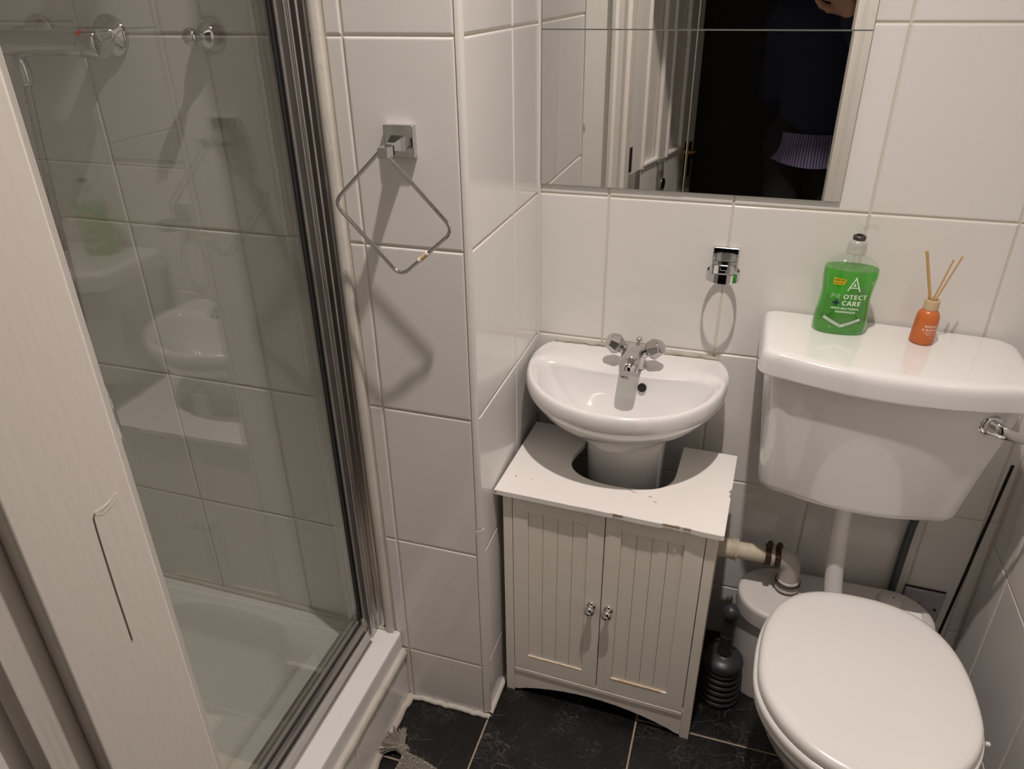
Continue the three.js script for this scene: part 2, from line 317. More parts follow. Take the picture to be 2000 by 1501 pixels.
// door lining: jamb with old crack and filled latch, rebate behind, architraves
const jambMap = canvasTex(512, 1024, (x, w, h) => {
  x.fillStyle = '#ded6cb'; x.fillRect(0, 0, w, h);
  for (let k = 0; k < 900; k++) { x.fillStyle = `rgba(${rnd() < 0.5 ? '120,105,90' : '245,240,232'},${rr(0.01, 0.06)})`; x.fillRect(rr(0, w), rr(0, h), rr(1, 3), rr(10, 90)); }
  for (let k = 0; k < 14; k++) { x.fillStyle = 'rgba(110,95,85,.5)'; x.fillRect(rr(0, w), rr(0, h), rr(2, 6), rr(2, 8)); }
});
{
  const JZ0 = 1.163, JZ1 = 1.263;
  for (const s of [0, 1]) {
    const t = structure('trim_' + (s + 2)), X = s ? DX1 : DX0, d = s ? 1 : -1;
    const jg = box(0.02, DH, JZ1 - JZ0, X + d * 0.01, DH / 2, (JZ0 + JZ1) / 2, 0.003, 2);
    { const p = jg.attributes.position, uv = jg.attributes.uv; for (let k = 0; k < p.count; k++) uv.setXY(k, p.getZ(k), p.getY(k)); }
    part('jamb', jg, M.paintWood, t);
    part('rebate', box(0.02, DH, 0.034, X + d * 0.023, DH / 2, 1.279, 0.002), M.paintWood, t);
    const aw = s ? 0.07 : 0.055, prof = [[0, 0], [aw, 0], [aw, 0.016], [aw * 0.8, 0.017], [aw * 0.62, 0.011], [aw * 0.3, 0.012], [aw * 0.1, 0.0165], [0.0015, 0.0165], [0, 0.015]];
    const ag = new THREE.ExtrudeGeometry(new THREE.Shape(prof.map(p => new THREE.Vector2(...p))), { depth: DH + 0.05, bevelEnabled: false }).rotateX(-Math.PI / 2);   // x along width, height up, thickness -z
    const a = strip(ag); if (!s) { a.scale(-1, 1, 1); const q = a.attributes.position.array; for (let i = 0; i < q.length; i += 9) for (let k = 0; k < 3; k++) { const v = q[i + 3 + k]; q[i + 3 + k] = q[i + 6 + k]; q[i + 6 + k] = v; } a.computeVertexNormals(); }
    const inner = a.clone().translate(X + d * 0.008, 0, FZ); part('architrave', inner, M.paintWoodSmooth, t);
    const outer = a.clone(); outer.scale(1, 1, -1); { const q = outer.attributes.position.array; for (let i = 0; i < q.length; i += 9) for (let k = 0; k < 3; k++) { const v = q[i + 3 + k]; q[i + 3 + k] = q[i + 6 + k]; q[i + 6 + k] = v; } outer.computeVertexNormals(); }
    outer.translate(X + d * 0.035, 0, FZ + FT); part('architrave', outer, M.paintWoodSmooth, t);
    if (!s) {
      part('crack', tube([[X + 0.0002, 1.183, 1.2010], [X + 0.0002, 1.1775, 1.2035], [X + 0.0002, 1.1161, 1.2056], [X + 0.0002, 1.0559, 1.2065]], 0.0007, 24, 5), M.groutDark, t);
      const fp = [[1.1845, 1.2015], [1.1805, 1.2022], [1.1765, 1.195], [1.1775, 1.184], [1.1815, 1.1775], [1.1855, 1.1765], [1.1872, 1.180], [1.1835, 1.1865]];
      part('filler_patch', prism(fp.map(p => [-p[1], p[0]]), 0.0014, 0.0005).rotateY(Math.PI / 2).translate(X - 0.00125, 0, 0), M.paintWood, t);
      part('filler_ridge', tube([[X - 0.0009, 1.1805, 1.2008], [X - 0.0005, 1.1822, 1.190], [X - 0.0009, 1.1865, 1.1775]], 0.0010, 14, 5), M.paintWood, t);
    }
  }
  const t = structure('trim_4');
  part('lining_head', merge([box(DX1 - DX0 + 0.04, 0.02, JZ1 - JZ0, (DX0 + DX1) / 2, DH + 0.01, (JZ0 + JZ1) / 2), box(DX1 - DX0 + 0.04, 0.02, 0.034, (DX0 + DX1) / 2, DH + 0.023, 1.279)]), M.paintWood, t);
  part('architrave', box(DX1 - DX0 + 0.14, 0.06, 0.016, (DX0 + DX1) / 2, DH + 0.038, FZ - 0.008, 0.003), M.paintWoodSmooth, t);
}
// dark hall behind the camera
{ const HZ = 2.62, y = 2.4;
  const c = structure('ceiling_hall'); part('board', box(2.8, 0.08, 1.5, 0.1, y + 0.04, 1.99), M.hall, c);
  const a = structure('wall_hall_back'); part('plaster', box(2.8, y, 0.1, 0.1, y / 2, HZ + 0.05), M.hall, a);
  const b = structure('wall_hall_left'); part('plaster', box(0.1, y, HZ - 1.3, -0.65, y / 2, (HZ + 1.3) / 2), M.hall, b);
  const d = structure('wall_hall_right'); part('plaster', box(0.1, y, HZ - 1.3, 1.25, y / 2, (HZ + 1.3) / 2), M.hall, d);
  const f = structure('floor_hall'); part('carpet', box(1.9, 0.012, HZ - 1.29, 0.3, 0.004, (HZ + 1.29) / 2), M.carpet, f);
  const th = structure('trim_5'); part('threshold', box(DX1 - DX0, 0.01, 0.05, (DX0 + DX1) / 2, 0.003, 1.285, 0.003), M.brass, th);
}
{ // bathroom door, opened out into the hall; local x runs from hinge to free edge
  const d = structure('door_1', [-0.036, 0.012, 1.326], -76 * Math.PI / 180);
  const W = 0.66, H = 1.95, t = 0.036, ex = [0.115, 0.29, 0.37, 0.545], ey = [0.22, 0.70, 0.88, 1.83];
  part('door_frame', merge([box(0.115, H, t, 0.0575, H / 2, 0), box(0.115, H, t, W - 0.0575, H / 2, 0), box(0.08, H, t, 0.33, H / 2, 0), box(W, 0.22, t, W / 2, 0.11, 0), box(W, 0.18, t, W / 2, 0.79, 0), box(W, 0.12, t, W / 2, H - 0.06, 0)]), M.paintWoodSmooth, d);
  for (const [a, b] of [[0, 1], [2, 3]]) for (const [c, e] of [[0, 1], [2, 3]]) {
    const x0 = ex[a], x1 = ex[b], y0 = ey[c], y1 = ey[e], pw = x1 - x0, ph = y1 - y0;
    part('panel', box(pw + 0.01, ph + 0.01, 0.012, (x0 + x1) / 2, (y0 + y1) / 2, 0), M.paintWoodSmooth, d);
    const r = 0.011, mm = [];
    for (const zz of [t / 2 - 0.002, -t / 2 + 0.002]) mm.push(rod([x0 + 0.01, y0, zz], [x0 + 0.01, y1, zz], r, r, 8), rod([x1 - 0.01, y0, zz], [x1 - 0.01, y1, zz], r, r, 8), rod([x0, y0 + 0.01, zz], [x1, y0 + 0.01, zz], r, r, 8), rod([x0, y1 - 0.01, zz], [x1, y1 - 0.01, zz], r, r, 8));
    part('moulding', merge(mm), M.paintWoodSmooth, d);
  }
  for (const s of [1, -1]) {
    const h = part('door_handle', box(0.042, 0.15, 0.004, W - 0.05, 0.83, s * (t / 2 + 0.002), 0.0015), M.brass, d);
    part('lever', merge([rod([W - 0.05, 0.86, s * t / 2], [W - 0.05, 0.86, s * (t / 2 + 0.045)], 0.009), tube([[W - 0.05, 0.86, s * (t / 2 + 0.04)], [W - 0.09, 0.864, s * (t / 2 + 0.046)], [W - 0.15, 0.858, s * (t / 2 + 0.042)]], 0.008, 14, 10)]), M.brass, h);
  }
  for (const x of [0.06, 0.36]) part('escutcheon', latheAt([[0.008, 0], [0.021, 0], [0.024, 0.003], [0.022, 0.006], [0.017, 0.006], [0.014, 0.002], [0, 0.001]], [x, 0.775, -t / 2], [0, 0, -1]), M.dullChrome, d);
  for (const y of [0.28, 0.935, 1.72]) part('hinge', merge([rod([-0.003, y - 0.045, -t / 2 + 0.002], [-0.003, y + 0.045, -t / 2 + 0.002], 0.004), box(0.022, 0.09, 0.003, 0.010, y, -t / 2)]), M.darkMetal, d);
}
{ // spot fitting on the ceiling
  const l = thing('ceiling_spotlight', 'small white cylinder spotlight fixed on the ceiling', 'lamp', [LAMP.x, LAMP.y, LAMP.z]);
  part('can', lathe([[0, 0.11], [0.048, 0.11], [0.05, 0.104], [0.05, 0.002], [0.047, -0.001], [0.04, 0], [0.04, 0.004], [0, 0.004]], 36), M.whitePlastic, l);
  const b = part('lens', new THREE.CylinderGeometry(0.038, 0.038, 0.004, 32).translate(0, 0.002, 0), M.bulb, l); b.castShadow = false;
}

// ---------------------------------------------------------------- mirror tiles
{
  const S = 0.2935, yb = 1.1605;
  const spec = [[0, 0, 0.0, 0.0, 'lower left square mirror tile above the basin'], [1, 0, -0.0045, 0.0, 'lower right square mirror tile left of the green soap bottle'], [0, 1, 0.001, 0.002, 'upper left square mirror tile in the alcove corner'], [1, 1, -0.003, 0.002, 'upper right square mirror tile at the top edge of the photo']];
  for (const [i, j, ry, rx, label] of spec) {
    const m = thing('mirror_tile', label, 'mirror', [0.0065 + S / 2 + i * (S + 0.0005), yb + S / 2 + j * (S + 0.0012), 0.0062], 0, 'mirror tiles on the back wall');
    m.rotation.set(rx, ry, 0);
    part('mirror_glass', new THREE.PlaneGeometry(S - 0.0012, S - 0.0012).translate(0, 0, 0.00005), M.mirror, m);
    part('backing', box(S, S, 0.0045, 0, 0, -0.0024), M.mirrorEdge, m);
  }
}

// ---------------------------------------------------------------- shower: tray, riser, enclosure, valve, knob
const TY = 0.213;   // tray rim height
{
  const t = thing('shower_tray', 'white acrylic shower tray with stepped rim behind the glass', 'shower tray');
  const rect = (x0, x1, z0, z1, r, y, n = 12) => { const o = []; for (const [cx, cz, a0] of [[x1 - r, z1 - r, 0], [x0 + r, z1 - r, 90], [x0 + r, z0 + r, 180], [x1 - r, z0 + r, 270]]) for (let k = 0; k <= n; k++) { const a = (a0 + 90 * k / n) * Math.PI / 180; o.push([cx + r * Math.cos(a), y, cz + r * Math.sin(a)]); } return o; };
  const X0 = -1.196, X1 = -0.2065, Z0 = WZ + 0.001, Z1 = FZ - 0.001;
  const rings = [rect(X0, X1, Z0, Z1, 0.004, 0.152), rect(X0, X1 - 0.001, Z0, Z1, 0.004, TY - 0.008), rect(X0, X1 - 0.0015, Z0, Z1, 0.004, TY - 0.003), rect(X0 + 0.001, X1 - 0.0032, Z0, Z1, 0.005, TY - 0.0008), rect(X0 + 0.002, X1 - 0.0065, Z0, Z1, 0.008, TY),
    rect(X0 + 0.05, X1 - 0.16, Z0 + 0.03, Z1 - 0.05, 0.05, TY - 0.001), rect(X0 + 0.06, X1 - 0.175, Z0 + 0.05, Z1 - 0.06, 0.08, TY - 0.004), rect(X0 + 0.07, X1 - 0.188, Z0 + 0.07, Z1 - 0.07, 0.11, TY - 0.02), rect(X0 + 0.085, X1 - 0.205, Z0 + 0.09, Z1 - 0.085, 0.11, TY - 0.055), rect(X0 + 0.12, X1 - 0.235, Z0 + 0.115, Z1 - 0.12, 0.1, TY - 0.067), rect(X0 + 0.4, X1 - 0.45, Z0 + 0.33, Z1 - 0.33, 0.03, TY - 0.072)];
  part('tray_body', flip(loft(rings, { capEnd: true })), M.acrylic, t);
  const lip = []; for (let k = 0; k <= 60; k++) { const z = WZ + 0.004 + k * (FZ - WZ - 0.01) / 60, a = rr(-0.0008, 0.0012), b = rr(-0.0012, 0.0018); lip.push([[-0.2085, 0.1655 + b, z], [-0.2035, 0.1645 + b, z], [-0.1985 + a, 0.160 + b, z], [-0.1962 + a, 0.152 + b, z], [-0.1972 + a, 0.1435 + b, z], [-0.2030, 0.139 + b, z], [-0.2085, 0.141, z]]); }
  part('sealant', loft(lip, { open: true }), M.sealant, t);
  const b2 = []; for (let k = 0; k <= 20; k++) b2.push([-0.222 - k * 0.0485, TY + 0.002, WZ + 0.003 + rr(-0.0005, 0.001)]);
  part('sealant', tube(b2, 0.006, 60, 8), M.sealant, t);
  part('drain', lathe([[0, 0.004], [0.04, 0.004], [0.045, 0.001], [0.045, -0.004]], 30).translate(-0.72, TY - 0.069, 0.8), M.chrome, t);
}
{ const w = structure('wall_riser', [-0.203, 0, 0], Math.PI / 2);
  part('grout', box(FZ - WZ, 0.152, 0.05, -(FZ + WZ) / 2, 0.076, -0.0272), M.grout, w);
  layTiles(w, [-FZ, -0.92, -0.675, -WZ], [0.004, 0.150]);
  const bd = []; for (let k = 0; k <= 40; k++) bd.push([-FZ + 0.004 + k * (FZ - WZ - 0.008) / 40, 0.004 + rr(-0.001, 0.001), 0.004 + rr(-0.002, 0.003)]);
  part('sealant', tube(bd, 0.009, 100, 8), M.agedSealant, w); }
const GX = -0.269;   // centre of the glass
{
  const e = thing('shower_enclosure', 'shower screen with chrome frame and large clear glass panel', 'shower screen');
  const far = FZ - 0.003, y0 = TY + 0.0006, ext = (P, d) => new THREE.ExtrudeGeometry(new THREE.Shape(P.map(p => new THREE.Vector2(...p))), { depth: d, bevelEnabled: false });
  // upright: flange on the tiles, then a grooved channel standing 8 cm off the wall (x, distance from wall)
  const up = P => ext(P.map(([x, z]) => [x, -z]), 1.72).rotateX(-Math.PI / 2).translate(0, y0, WZ + 0.0005);
  part('wall_profile', up([[-0.2475, 0], [-0.2475, 0.002], [-0.2505, 0.0045], [-0.2600, 0.0045], [-0.2620, 0.007], [-0.2620, 0.0225], [-0.2640, 0.0245], [-0.300, 0.0245], [-0.300, 0]]), M.dullChrome, e);
  part('wall_profile', up([[-0.2640, 0.0240], [-0.2624, 0.0252], [-0.2618, 0.0290], [-0.2618, 0.0345], [-0.2624, 0.0365], [-0.2645, 0.0372], [-0.2645, 0.0535], [-0.2625, 0.0550], [-0.2625, 0.0625], [-0.2660, 0.064], [-0.2660, 0.077], [-0.273, 0.077], [-0.273, 0.064], [-0.300, 0.062], [-0.300, 0.024]]), M.dullChrome, e);
  part('seal', box(0.0035, 1.62, 0.0035, -0.2632, y0 + 0.90, WZ + 0.0665), M.rubber, e);
  part('seal', box(0.0035, 1.62, 0.0050, -0.2636, y0 + 0.90, WZ + 0.0755), M.rubber, e);
  part('channel_insert', box(0.0016, 1.69, 0.0145, -0.2642, y0 + 0.86, WZ + 0.0458, 0.0006), M.darkChannel, e);
  part('channel_insert', box(0.0012, 1.69, 0.0035, -0.2612, y0 + 0.86, WZ + 0.0318, 0.0005), M.chrome, e);
  part('wall_profile', box(0.044, 1.72, 0.05, -0.281, y0 + 0.86, far - 0.025, 0.003), M.dullChrome, e);
  // bottom rail runs towards the camera (x, height)
  const rail = ext([[-0.300, 0], [-0.2560, 0], [-0.2560, 0.004], [-0.2600, 0.007], [-0.2620, 0.018], [-0.2620, 0.0355], [-0.2600, 0.038], [-0.2605, 0.041], [-0.2680, 0.042], [-0.2680, 0.0475], [-0.2620, 0.049], [-0.2605, 0.0525], [-0.2620, 0.056], [-0.2640, 0.074], [-0.2665, 0.077], [-0.2665, 0.081], [-0.2725, 0.081], [-0.2725, 0.076], [-0.300, 0.07]], far - WZ - 0.055).translate(0, y0, WZ + 0.050);
  part('bottom_rail', rail, M.dullChrome, e);
  part('seal', box(0.0030, 0.0050, far - WZ - 0.12, -0.2648, y0 + 0.0788, (far + WZ) / 2 + 0.01), M.rubber, e);
  part('seal', box(0.0030, 0.0040, far - WZ - 0.12, -0.2665, y0 + 0.0448, (far + WZ) / 2 + 0.01), M.rubber, e);
  part('top_rail', box(0.042, 0.04, far - WZ - 0.02, -0.279, 1.94, (far + WZ) / 2, 0.003), M.dullChrome, e);
  part('glass_panel', box(0.006, 1.66, far - WZ - 0.11, GX, y0 + 0.078 + 0.83, (far + WZ) / 2 + 0.012), M.showerGlass, e);
  const hd = part('door_handle', tube([[GX + 0.004, 1.16, 0.98], [GX + 0.035, 1.15, 0.98], [GX + 0.042, 1.10, 0.98], [GX + 0.035, 1.05, 0.98], [GX + 0.004, 1.04, 0.98]], 0.007, 30, 10), M.chrome, e);
  part('handle_plate', box(0.002, 0.15, 0.03, GX + 0.0044, 1.10, 0.98, 0.0008), M.whitePlastic, hd);
}
{ // thermostatic bar valve on the shower wall
  const b = thing('shower_valve', 'chrome thermostatic bar shower valve behind glass beside post', 'shower valve', [-0.70, 1.456, WZ]);
  part('bar', latheAt([[0, 0], [0.014, 0], [0.0205, 0.004], [0.0215, 0.012], [0.0215, 0.06], [0.0205, 0.062], [0.0215, 0.064], [0.0215, 0.27], [0.0205, 0.272], [0.0215, 0.274], [0.0215, 0.325], [0.018, 0.332], [0, 0.332]], [-0.248, 0, 0.058], [1, 0, 0], 36), M.chrome, b);
  for (const x of [-0.075, 0.075]) part('wall_rose', latheAt([[0, 0], [0.033, 0], [0.034, 0.004], [0.031, 0.010], [0.02, 0.016], [0.0165, 0.022], [0.0165, 0.05], [0, 0.05]], [x, 0.008, 0], [0, 0, 1], 36), M.chrome, b);
  part('end_knob', latheAt([[0, 0], [0.0225, 0], [0.0235, 0.003], [0.0235, 0.028], [0.02, 0.034], [0, 0.036]], [0.075, 0, 0.058], [1, 0, 0], 28), M.chrome, b);
  part('hot_marker', latheAt([[0, 0.0012], [0.006, 0.001], [0.0072, 0], [0, -0.001]], [0.080, 0.0165, 0.0735], [0, 0.75, 0.66], 18), M.red, b, 'red temperature button');
  part('outlet', lathe([[0, 0], [0.0115, 0], [0.0115, -0.02], [0.0125, -0.022], [0.0125, -0.042], [0.009, -0.05], [0, -0.05]].reverse(), 20).translate(-0.075, -0.018, 0.058), M.chrome, b);
}
{ // hose: corrugated sleeve
  const pts = [[-0.7755, 1.392, 0.4815], [-0.784, 1.32, 0.482], [-0.7915, 1.247, 0.482], [-0.80, 1.17, 0.481], [-0.815, 1.0, 0.478], [-0.85, 0.80, 0.475], [-0.93, 0.72, 0.472], [-1.0, 0.84, 0.47], [-1.03, 1.1, 0.46], [-1.04, 1.5, 0.45]];
  const c = new THREE.CatmullRomCurve3(pts.map(p => V(...p))), n = 420, g = new THREE.TubeGeometry(c, n, 0.0074, 10, false), p = g.attributes.position;
  for (let i = 0; i <= n; i++) { const q = c.getPointAt(i / n), k = i % 2 ? 1.0 : 0.68; for (let j = 0; j <= 10; j++) { const a = i * 11 + j; p.setXYZ(a, q.x + (p.getX(a) - q.x) * k, q.y + (p.getY(a) - q.y) * k, q.z + (p.getZ(a) - q.z) * k); } }
  g.computeVertexNormals();
  const h = thing('shower_hose', 'ribbed metal shower hose hanging below the bar valve', 'hose'); part('hose_sleeve', g, M.dullChrome, h);
}
{
  const k = thing('robe_knob', 'chrome knob on domed round base right of shower valve', 'knob', [-0.4275, 1.4665, WZ]);
  part('base', latheAt([[0, 0], [0.027, 0], [0.0275, 0.003], [0.0255, 0.005], [0.0255, 0.007], [0.0235, 0.009], [0.0215, 0.015], [0.0155, 0.023], [0.009, 0.027], [0.0075, 0.03], [0, 0.03]], [0, 0, 0], [0, 0, 1], 40), M.chrome, k);
  part('ball', latheAt([[0.007, 0.026], [0.0065, 0.034], [0.0095, 0.0375], [0.0125, 0.043], [0.0135, 0.049], [0.012, 0.056], [0.0065, 0.060], [0, 0.0605]], [0, 0, 0], [0, 0, 1], 32), M.chrome, k);
}

// ---------------------------------------------------------------- towel ring
{
  const r = thing('towel_ring', 'square chrome towel ring hanging from one corner on tiled pier', 'towel ring', [-0.106, 1.317, WZ]);
  part('wall_plate', box(0.052, 0.05, 0.013, 0, 0, 0.0065, 0.0025, 2), M.chrome, r);
  const pg = new THREE.CylinderGeometry(0.0092, 0.024, 0.034, 4, 1).rotateY(Math.PI / 4).rotateX(Math.PI / 2).translate(0, -0.004, 0.029); pg.scale(0.72, 0.72, 1);
  part('post', merge([toCreasedNormals(pg, 0.5), box(0.0165, 0.0165, 0.026, -0.0015, -0.008, 0.055, 0.0012, 2)]), M.chrome, r);
  const L = [[-0.0075, -0.004], [0.1045, -0.122], [0.0065, -0.2065], [-0.102, -0.092]], pts = [], rad = 0.02;
  for (let i = 0; i < 4; i++) { // rounded corners
    const p = new THREE.Vector2(...L[i]), a = new THREE.Vector2(...L[(i + 3) % 4]).sub(p).normalize(), b = new THREE.Vector2(...L[(i + 1) % 4]).sub(p).normalize(), rd = i ? rad : 0.007;
    const A = p.clone().addScaledVector(a, rd), B = p.clone().addScaledVector(b, rd);
    for (let k = 0; k <= 8; k++) { const t = k / 8; pts.push([(1 - t) ** 2 * A.x + 2 * t * (1 - t) * p.x + t * t * B.x, (1 - t) ** 2 * A.y + 2 * t * (1 - t) * p.y + t * t * B.y, 0.0565]); }
    const n = new THREE.Vector2(...L[(i + 1) % 4]); for (const t of [0.25, 0.5, 0.75]) pts.push([B.x + (n.x - B.x) * t * 0.85, B.y + (n.y - B.y) * t * 0.85, 0.0565]);
  }
  const ring = part('ring', tube(pts, 0.0033, 200, 12, true, 0.4), M.chrome, r);
  const at = t => [0.1045 + (0.0065 - 0.1045) * t, -0.122 + (-0.2065 + 0.122) * t, 0.0565];
  part('worn_band', rod(at(0.50), at(0.62), 0.0037), M.paleChip, ring, 'bare band where the chrome has worn off');
  part('worn_edge', rod(at(0.475), at(0.505), 0.0044), M.bead, ring); part('worn_edge', rod(at(0.615), at(0.645), 0.0044), M.bead, ring);
}
// ---------------------------------------------------------------- tumbler ring
{
  const h = thing('tumbler_holder', 'small empty chrome tumbler holder ring on back wall', 'tumbler holder', [0.399, 1.03, 0]);
  part('wall_plate', box(0.052, 0.052, 0.012, 0, 0, 0.006, 0.0025, 2), M.chrome, h);
  part('arm', box(0.016, 0.012, 0.018, 0, -0.013, 0.016, 0.002), M.chrome, h);
  const R = 0.0335, P = [[R - 0.0028, -0.0095], [R - 0.0004, -0.0095], [R, -0.0085], [R, 0.0085], [R - 0.0004, 0.0095], [R - 0.0028, 0.0095], [R - 0.0034, 0.0085], [R - 0.0034, -0.0085], [R - 0.0028, -0.0095]];
  part('ring', toCreasedNormals(lathe(P, 56), 0.6).translate(0, -0.0165, 0.0525), M.chrome, h);
}

// ---------------------------------------------------------------- basin with pedestal
const BC = [0.224, 0.14];
{
  const N = 144, crestIn = (x, z) => { const dz = z - 0.08, b = dz > 0 ? 0.236 : 0.155; return Math.pow(Math.abs((x - 0.224) / 0.216), 2.1) + Math.pow(Math.abs(dz / b), 2.1) <= 1 && z >= 0.0015; };
  const innerIn = (x, z) => Math.pow(Math.abs((x - 0.224) / 0.190), 2.2) + Math.pow(Math.abs((z - 0.08) / 0.207), 2.2) <= 1 && z >= 0.094;
  const outline = (f, sig) => {
    const r = []; for (let i = 0; i < N; i++) { const a = 2 * Math.PI * i / N; let lo = 0, hi = 0.5; for (let k = 0; k < 30; k++) { const m = (lo + hi) / 2; f(BC[0] + m * Math.cos(a), BC[1] + m * Math.sin(a)) ? lo = m : hi = m; } r.push(lo); }
    return r.map((_, i) => { let s = 0, w = 0; for (let k = -6; k <= 6; k++) { const g = Math.exp(-k * k / (2 * sig * sig)); s += g * r[(i + k + N) % N]; w += g; } return s / w; });
  };
  const rc = outline(crestIn, 0.9), ri = outline(innerIn, 1.6);
  const ring = (rf, y, cx = BC[0], cz = BC[1], s = 1) => Array.from({ length: N }, (_, i) => { const a = 2 * Math.PI * i / N, r = rf(i), x = BC[0] + r * Math.cos(a), z = BC[1] + r * Math.sin(a); return [cx + (x - cx) * s, typeof y === 'function' ? y(a, z) : y, Math.max(0.0016, cz + (z - cz) * s)]; });
  const ell = (cx, cz, rx, rz, y) => Array.from({ length: N }, (_, i) => { const a = 2 * Math.PI * i / N; return [cx + rx * Math.cos(a), y, cz + rz * Math.sin(a)]; });
  const back = z => Math.max(0, Math.min(1, (0.11 - z) / 0.11));
  const mix = t => i => ri[i] * (1 - t) + rc[i] * t;
  const rings = [ell(0.224, 0.185, 0.012, 0.012, 0.662), ell(0.224, 0.185, 0.05, 0.045, 0.6655), ring(i => ri[i], 0.690, 0.224, 0.187, 0.55), ring(i => ri[i], 0.733, 0.224, 0.185, 0.82), ring(i => ri[i], 0.770, 0.224, 0.18, 0.955), ring(i => ri[i], 0.784),
    ring(mix(0.28), (a, z) => 0.794 - 0.006 * back(z)), ring(mix(0.6), (a, z) => 0.800 - 0.008 * back(z)), ring(mix(0.86), (a, z) => 0.797), ring(mix(1), (a, z) => 0.787 + 0.012 * back(z)), ring(mix(1), (a, z) => 0.772 + 0.006 * back(z)), ring(i => rc[i], 0.755, 0.224, 0.13, 0.965), ring(i => rc[i], 0.722, 0.224, 0.125, 0.83), ring(i => rc[i], 0.690, 0.226, 0.12, 0.60), ell(0.236, 0.12, 0.094, 0.092, 0.668), ell(0.239, 0.118, 0.0885, 0.0885, 0.655)];
  const b = thing('wash_basin', 'small white ceramic basin with half round front on a pedestal', 'basin');
  part('bowl', loft(smoothRings(rings, 4)), M.ceramic, b);
  const ped = [[0.0875, 0.66], [0.0865, 0.64], [0.0845, 0.5], [0.0845, 0.3], [0.088, 0.12], [0.1, 0.02], [0.1, 0]].reverse();
  part('pedestal', lathe(ped, 64).translate(0.239, 0, 0.118), M.ceramic, b);
  part('overflow_hole', latheAt([[0, 0], [0.0085, 0], [0.0095, 0.0012], [0.0095, -0.002]], [0.2625, 0.7615, 0.1045], [0.0, 0.55, 0.83], 26), M.dark, b);
  part('waste', lathe([[0, 0.002], [0.013, 0.002], [0.019, 0.0045], [0.022, 0.003], [0.022, -0.002]], 30).translate(0.224, 0.666, 0.185), M.chrome, b);
  const bead = []; for (let k = 0; k <= 30; k++) bead.push([0.043 + k * 0.0122, 0.8035 + rr(-0.001, 0.0015), 0.003 + rr(-0.001, 0.0015)]);
  part('sealant', tube(bead, 0.0042, 90, 8), M.agedSealant, b);
  // little printed maker's mark on the back slope of the bowl
  const mk = canvasTex(128, 48, (x, w, h) => { x.clearRect(0, 0, w, h); x.strokeStyle = x.fillStyle = 'rgba(60,52,46,1)'; x.lineWidth = 5; x.strokeRect(58, 24, 62, 16); for (const k of [4, 18, 32, 46]) x.fillRect(k, 6, 8, 26); x.fillRect(4, 6, 110, 6); x.fillRect(4, 26, 50, 6); });
  const lg = part('maker_mark', new THREE.PlaneGeometry(0.0185, 0.007), std({ map: mk, transparent: true, roughness: 0.4 }), b);
  lg.position.set(0.2225, 0.7775, 0.0985); lg.rotation.set(-0.60, 0, -0.03);
}
{ // mixer tap: stub body, cross tube, spout, two faceted heads
  const t = thing('mixer_tap', 'chrome basin mixer tap with two faceted clear heads', 'tap', [0.2365, 0.793, 0.062]);
  part('body', lathe([[0, 0], [0.027, 0], [0.0275, 0.004], [0.0262, 0.009], [0.025, 0.02], [0.0245, 0.033], [0.0205, 0.043], [0.011, 0.0485], [0, 0.0495]], 40), M.chrome, t);
  const sp = [[0, 0.032, 0.0], [0, 0.041, 0.03], [0, 0.043, 0.06], [0, 0.036, 0.084], [0, 0.026, 0.092]], c = new THREE.CatmullRomCurve3(sp.map(p => V(...p))), rings = [];
  for (let k = 0; k <= 20; k++) { const q = c.getPoint(k / 20), tg = c.getTangent(k / 20), nx = V(1, 0, 0), ny = nx.clone().cross(tg).normalize(), rx = 0.0238 - 0.0038 * k / 20, ry = 0.0175 - 0.003 * k / 20, r = [];
    for (let i = 0; i < 24; i++) { const a = 2 * Math.PI * i / 24; r.push(q.clone().addScaledVector(nx, rx * Math.cos(a)).addScaledVector(ny, ry * Math.sin(a)).toArray()); } rings.push(r); }
  part('spout', flip(loft(rings, { capStart: true, capEnd: true })), M.chrome, t);
  for (const s of [-1, 1]) {
    const dir = s < 0 ? [-0.80, 0.50, 0.28] : [0.80, 0.46, 0.32];
    const d = V(...dir).normalize(), p0 = V(s * 0.008, 0.03, 0), p1 = p0.clone().addScaledVector(d, 0.03);
    part('neck', rod(p0.toArray(), p1.toArray(), 0.0165, 0.0115), M.chrome, t);
    const hg = lathe([[0, 0], [0.0125, 0], [0.0215, 0.012], [0.0225, 0.018], [0.0165, 0.034], [0, 0.034]], 8).toNonIndexed(); hg.computeVertexNormals();
    hg.applyQuaternion(new THREE.Quaternion().setFromUnitVectors(V(0, 1, 0), d)).translate(...p0.clone().addScaledVector(d, 0.024).toArray());
    const hd = part('tap_head', hg, M.dullChrome, t);
    part('end_cap', latheAt([[0.0125, 0], [0.0155, 0], [0.0155, 0.002], [0.0135, 0.0035], [0, 0.0035]], p0.clone().addScaledVector(d, 0.0575).toArray(), dir, 28), M.chrome, hd);
  }
  part('pop_up_rod', merge([rod([0.004, 0.028, -0.022], [0.004, 0.05, -0.027], 0.0035), latheAt([[0, 0], [0.006, 0.001], [0.0075, 0.004], [0.0075, 0.008], [0.005, 0.0105], [0, 0.011]], [0.004, 0.044, -0.026], [0, 1, 0], 20)]), M.chrome, t);
}

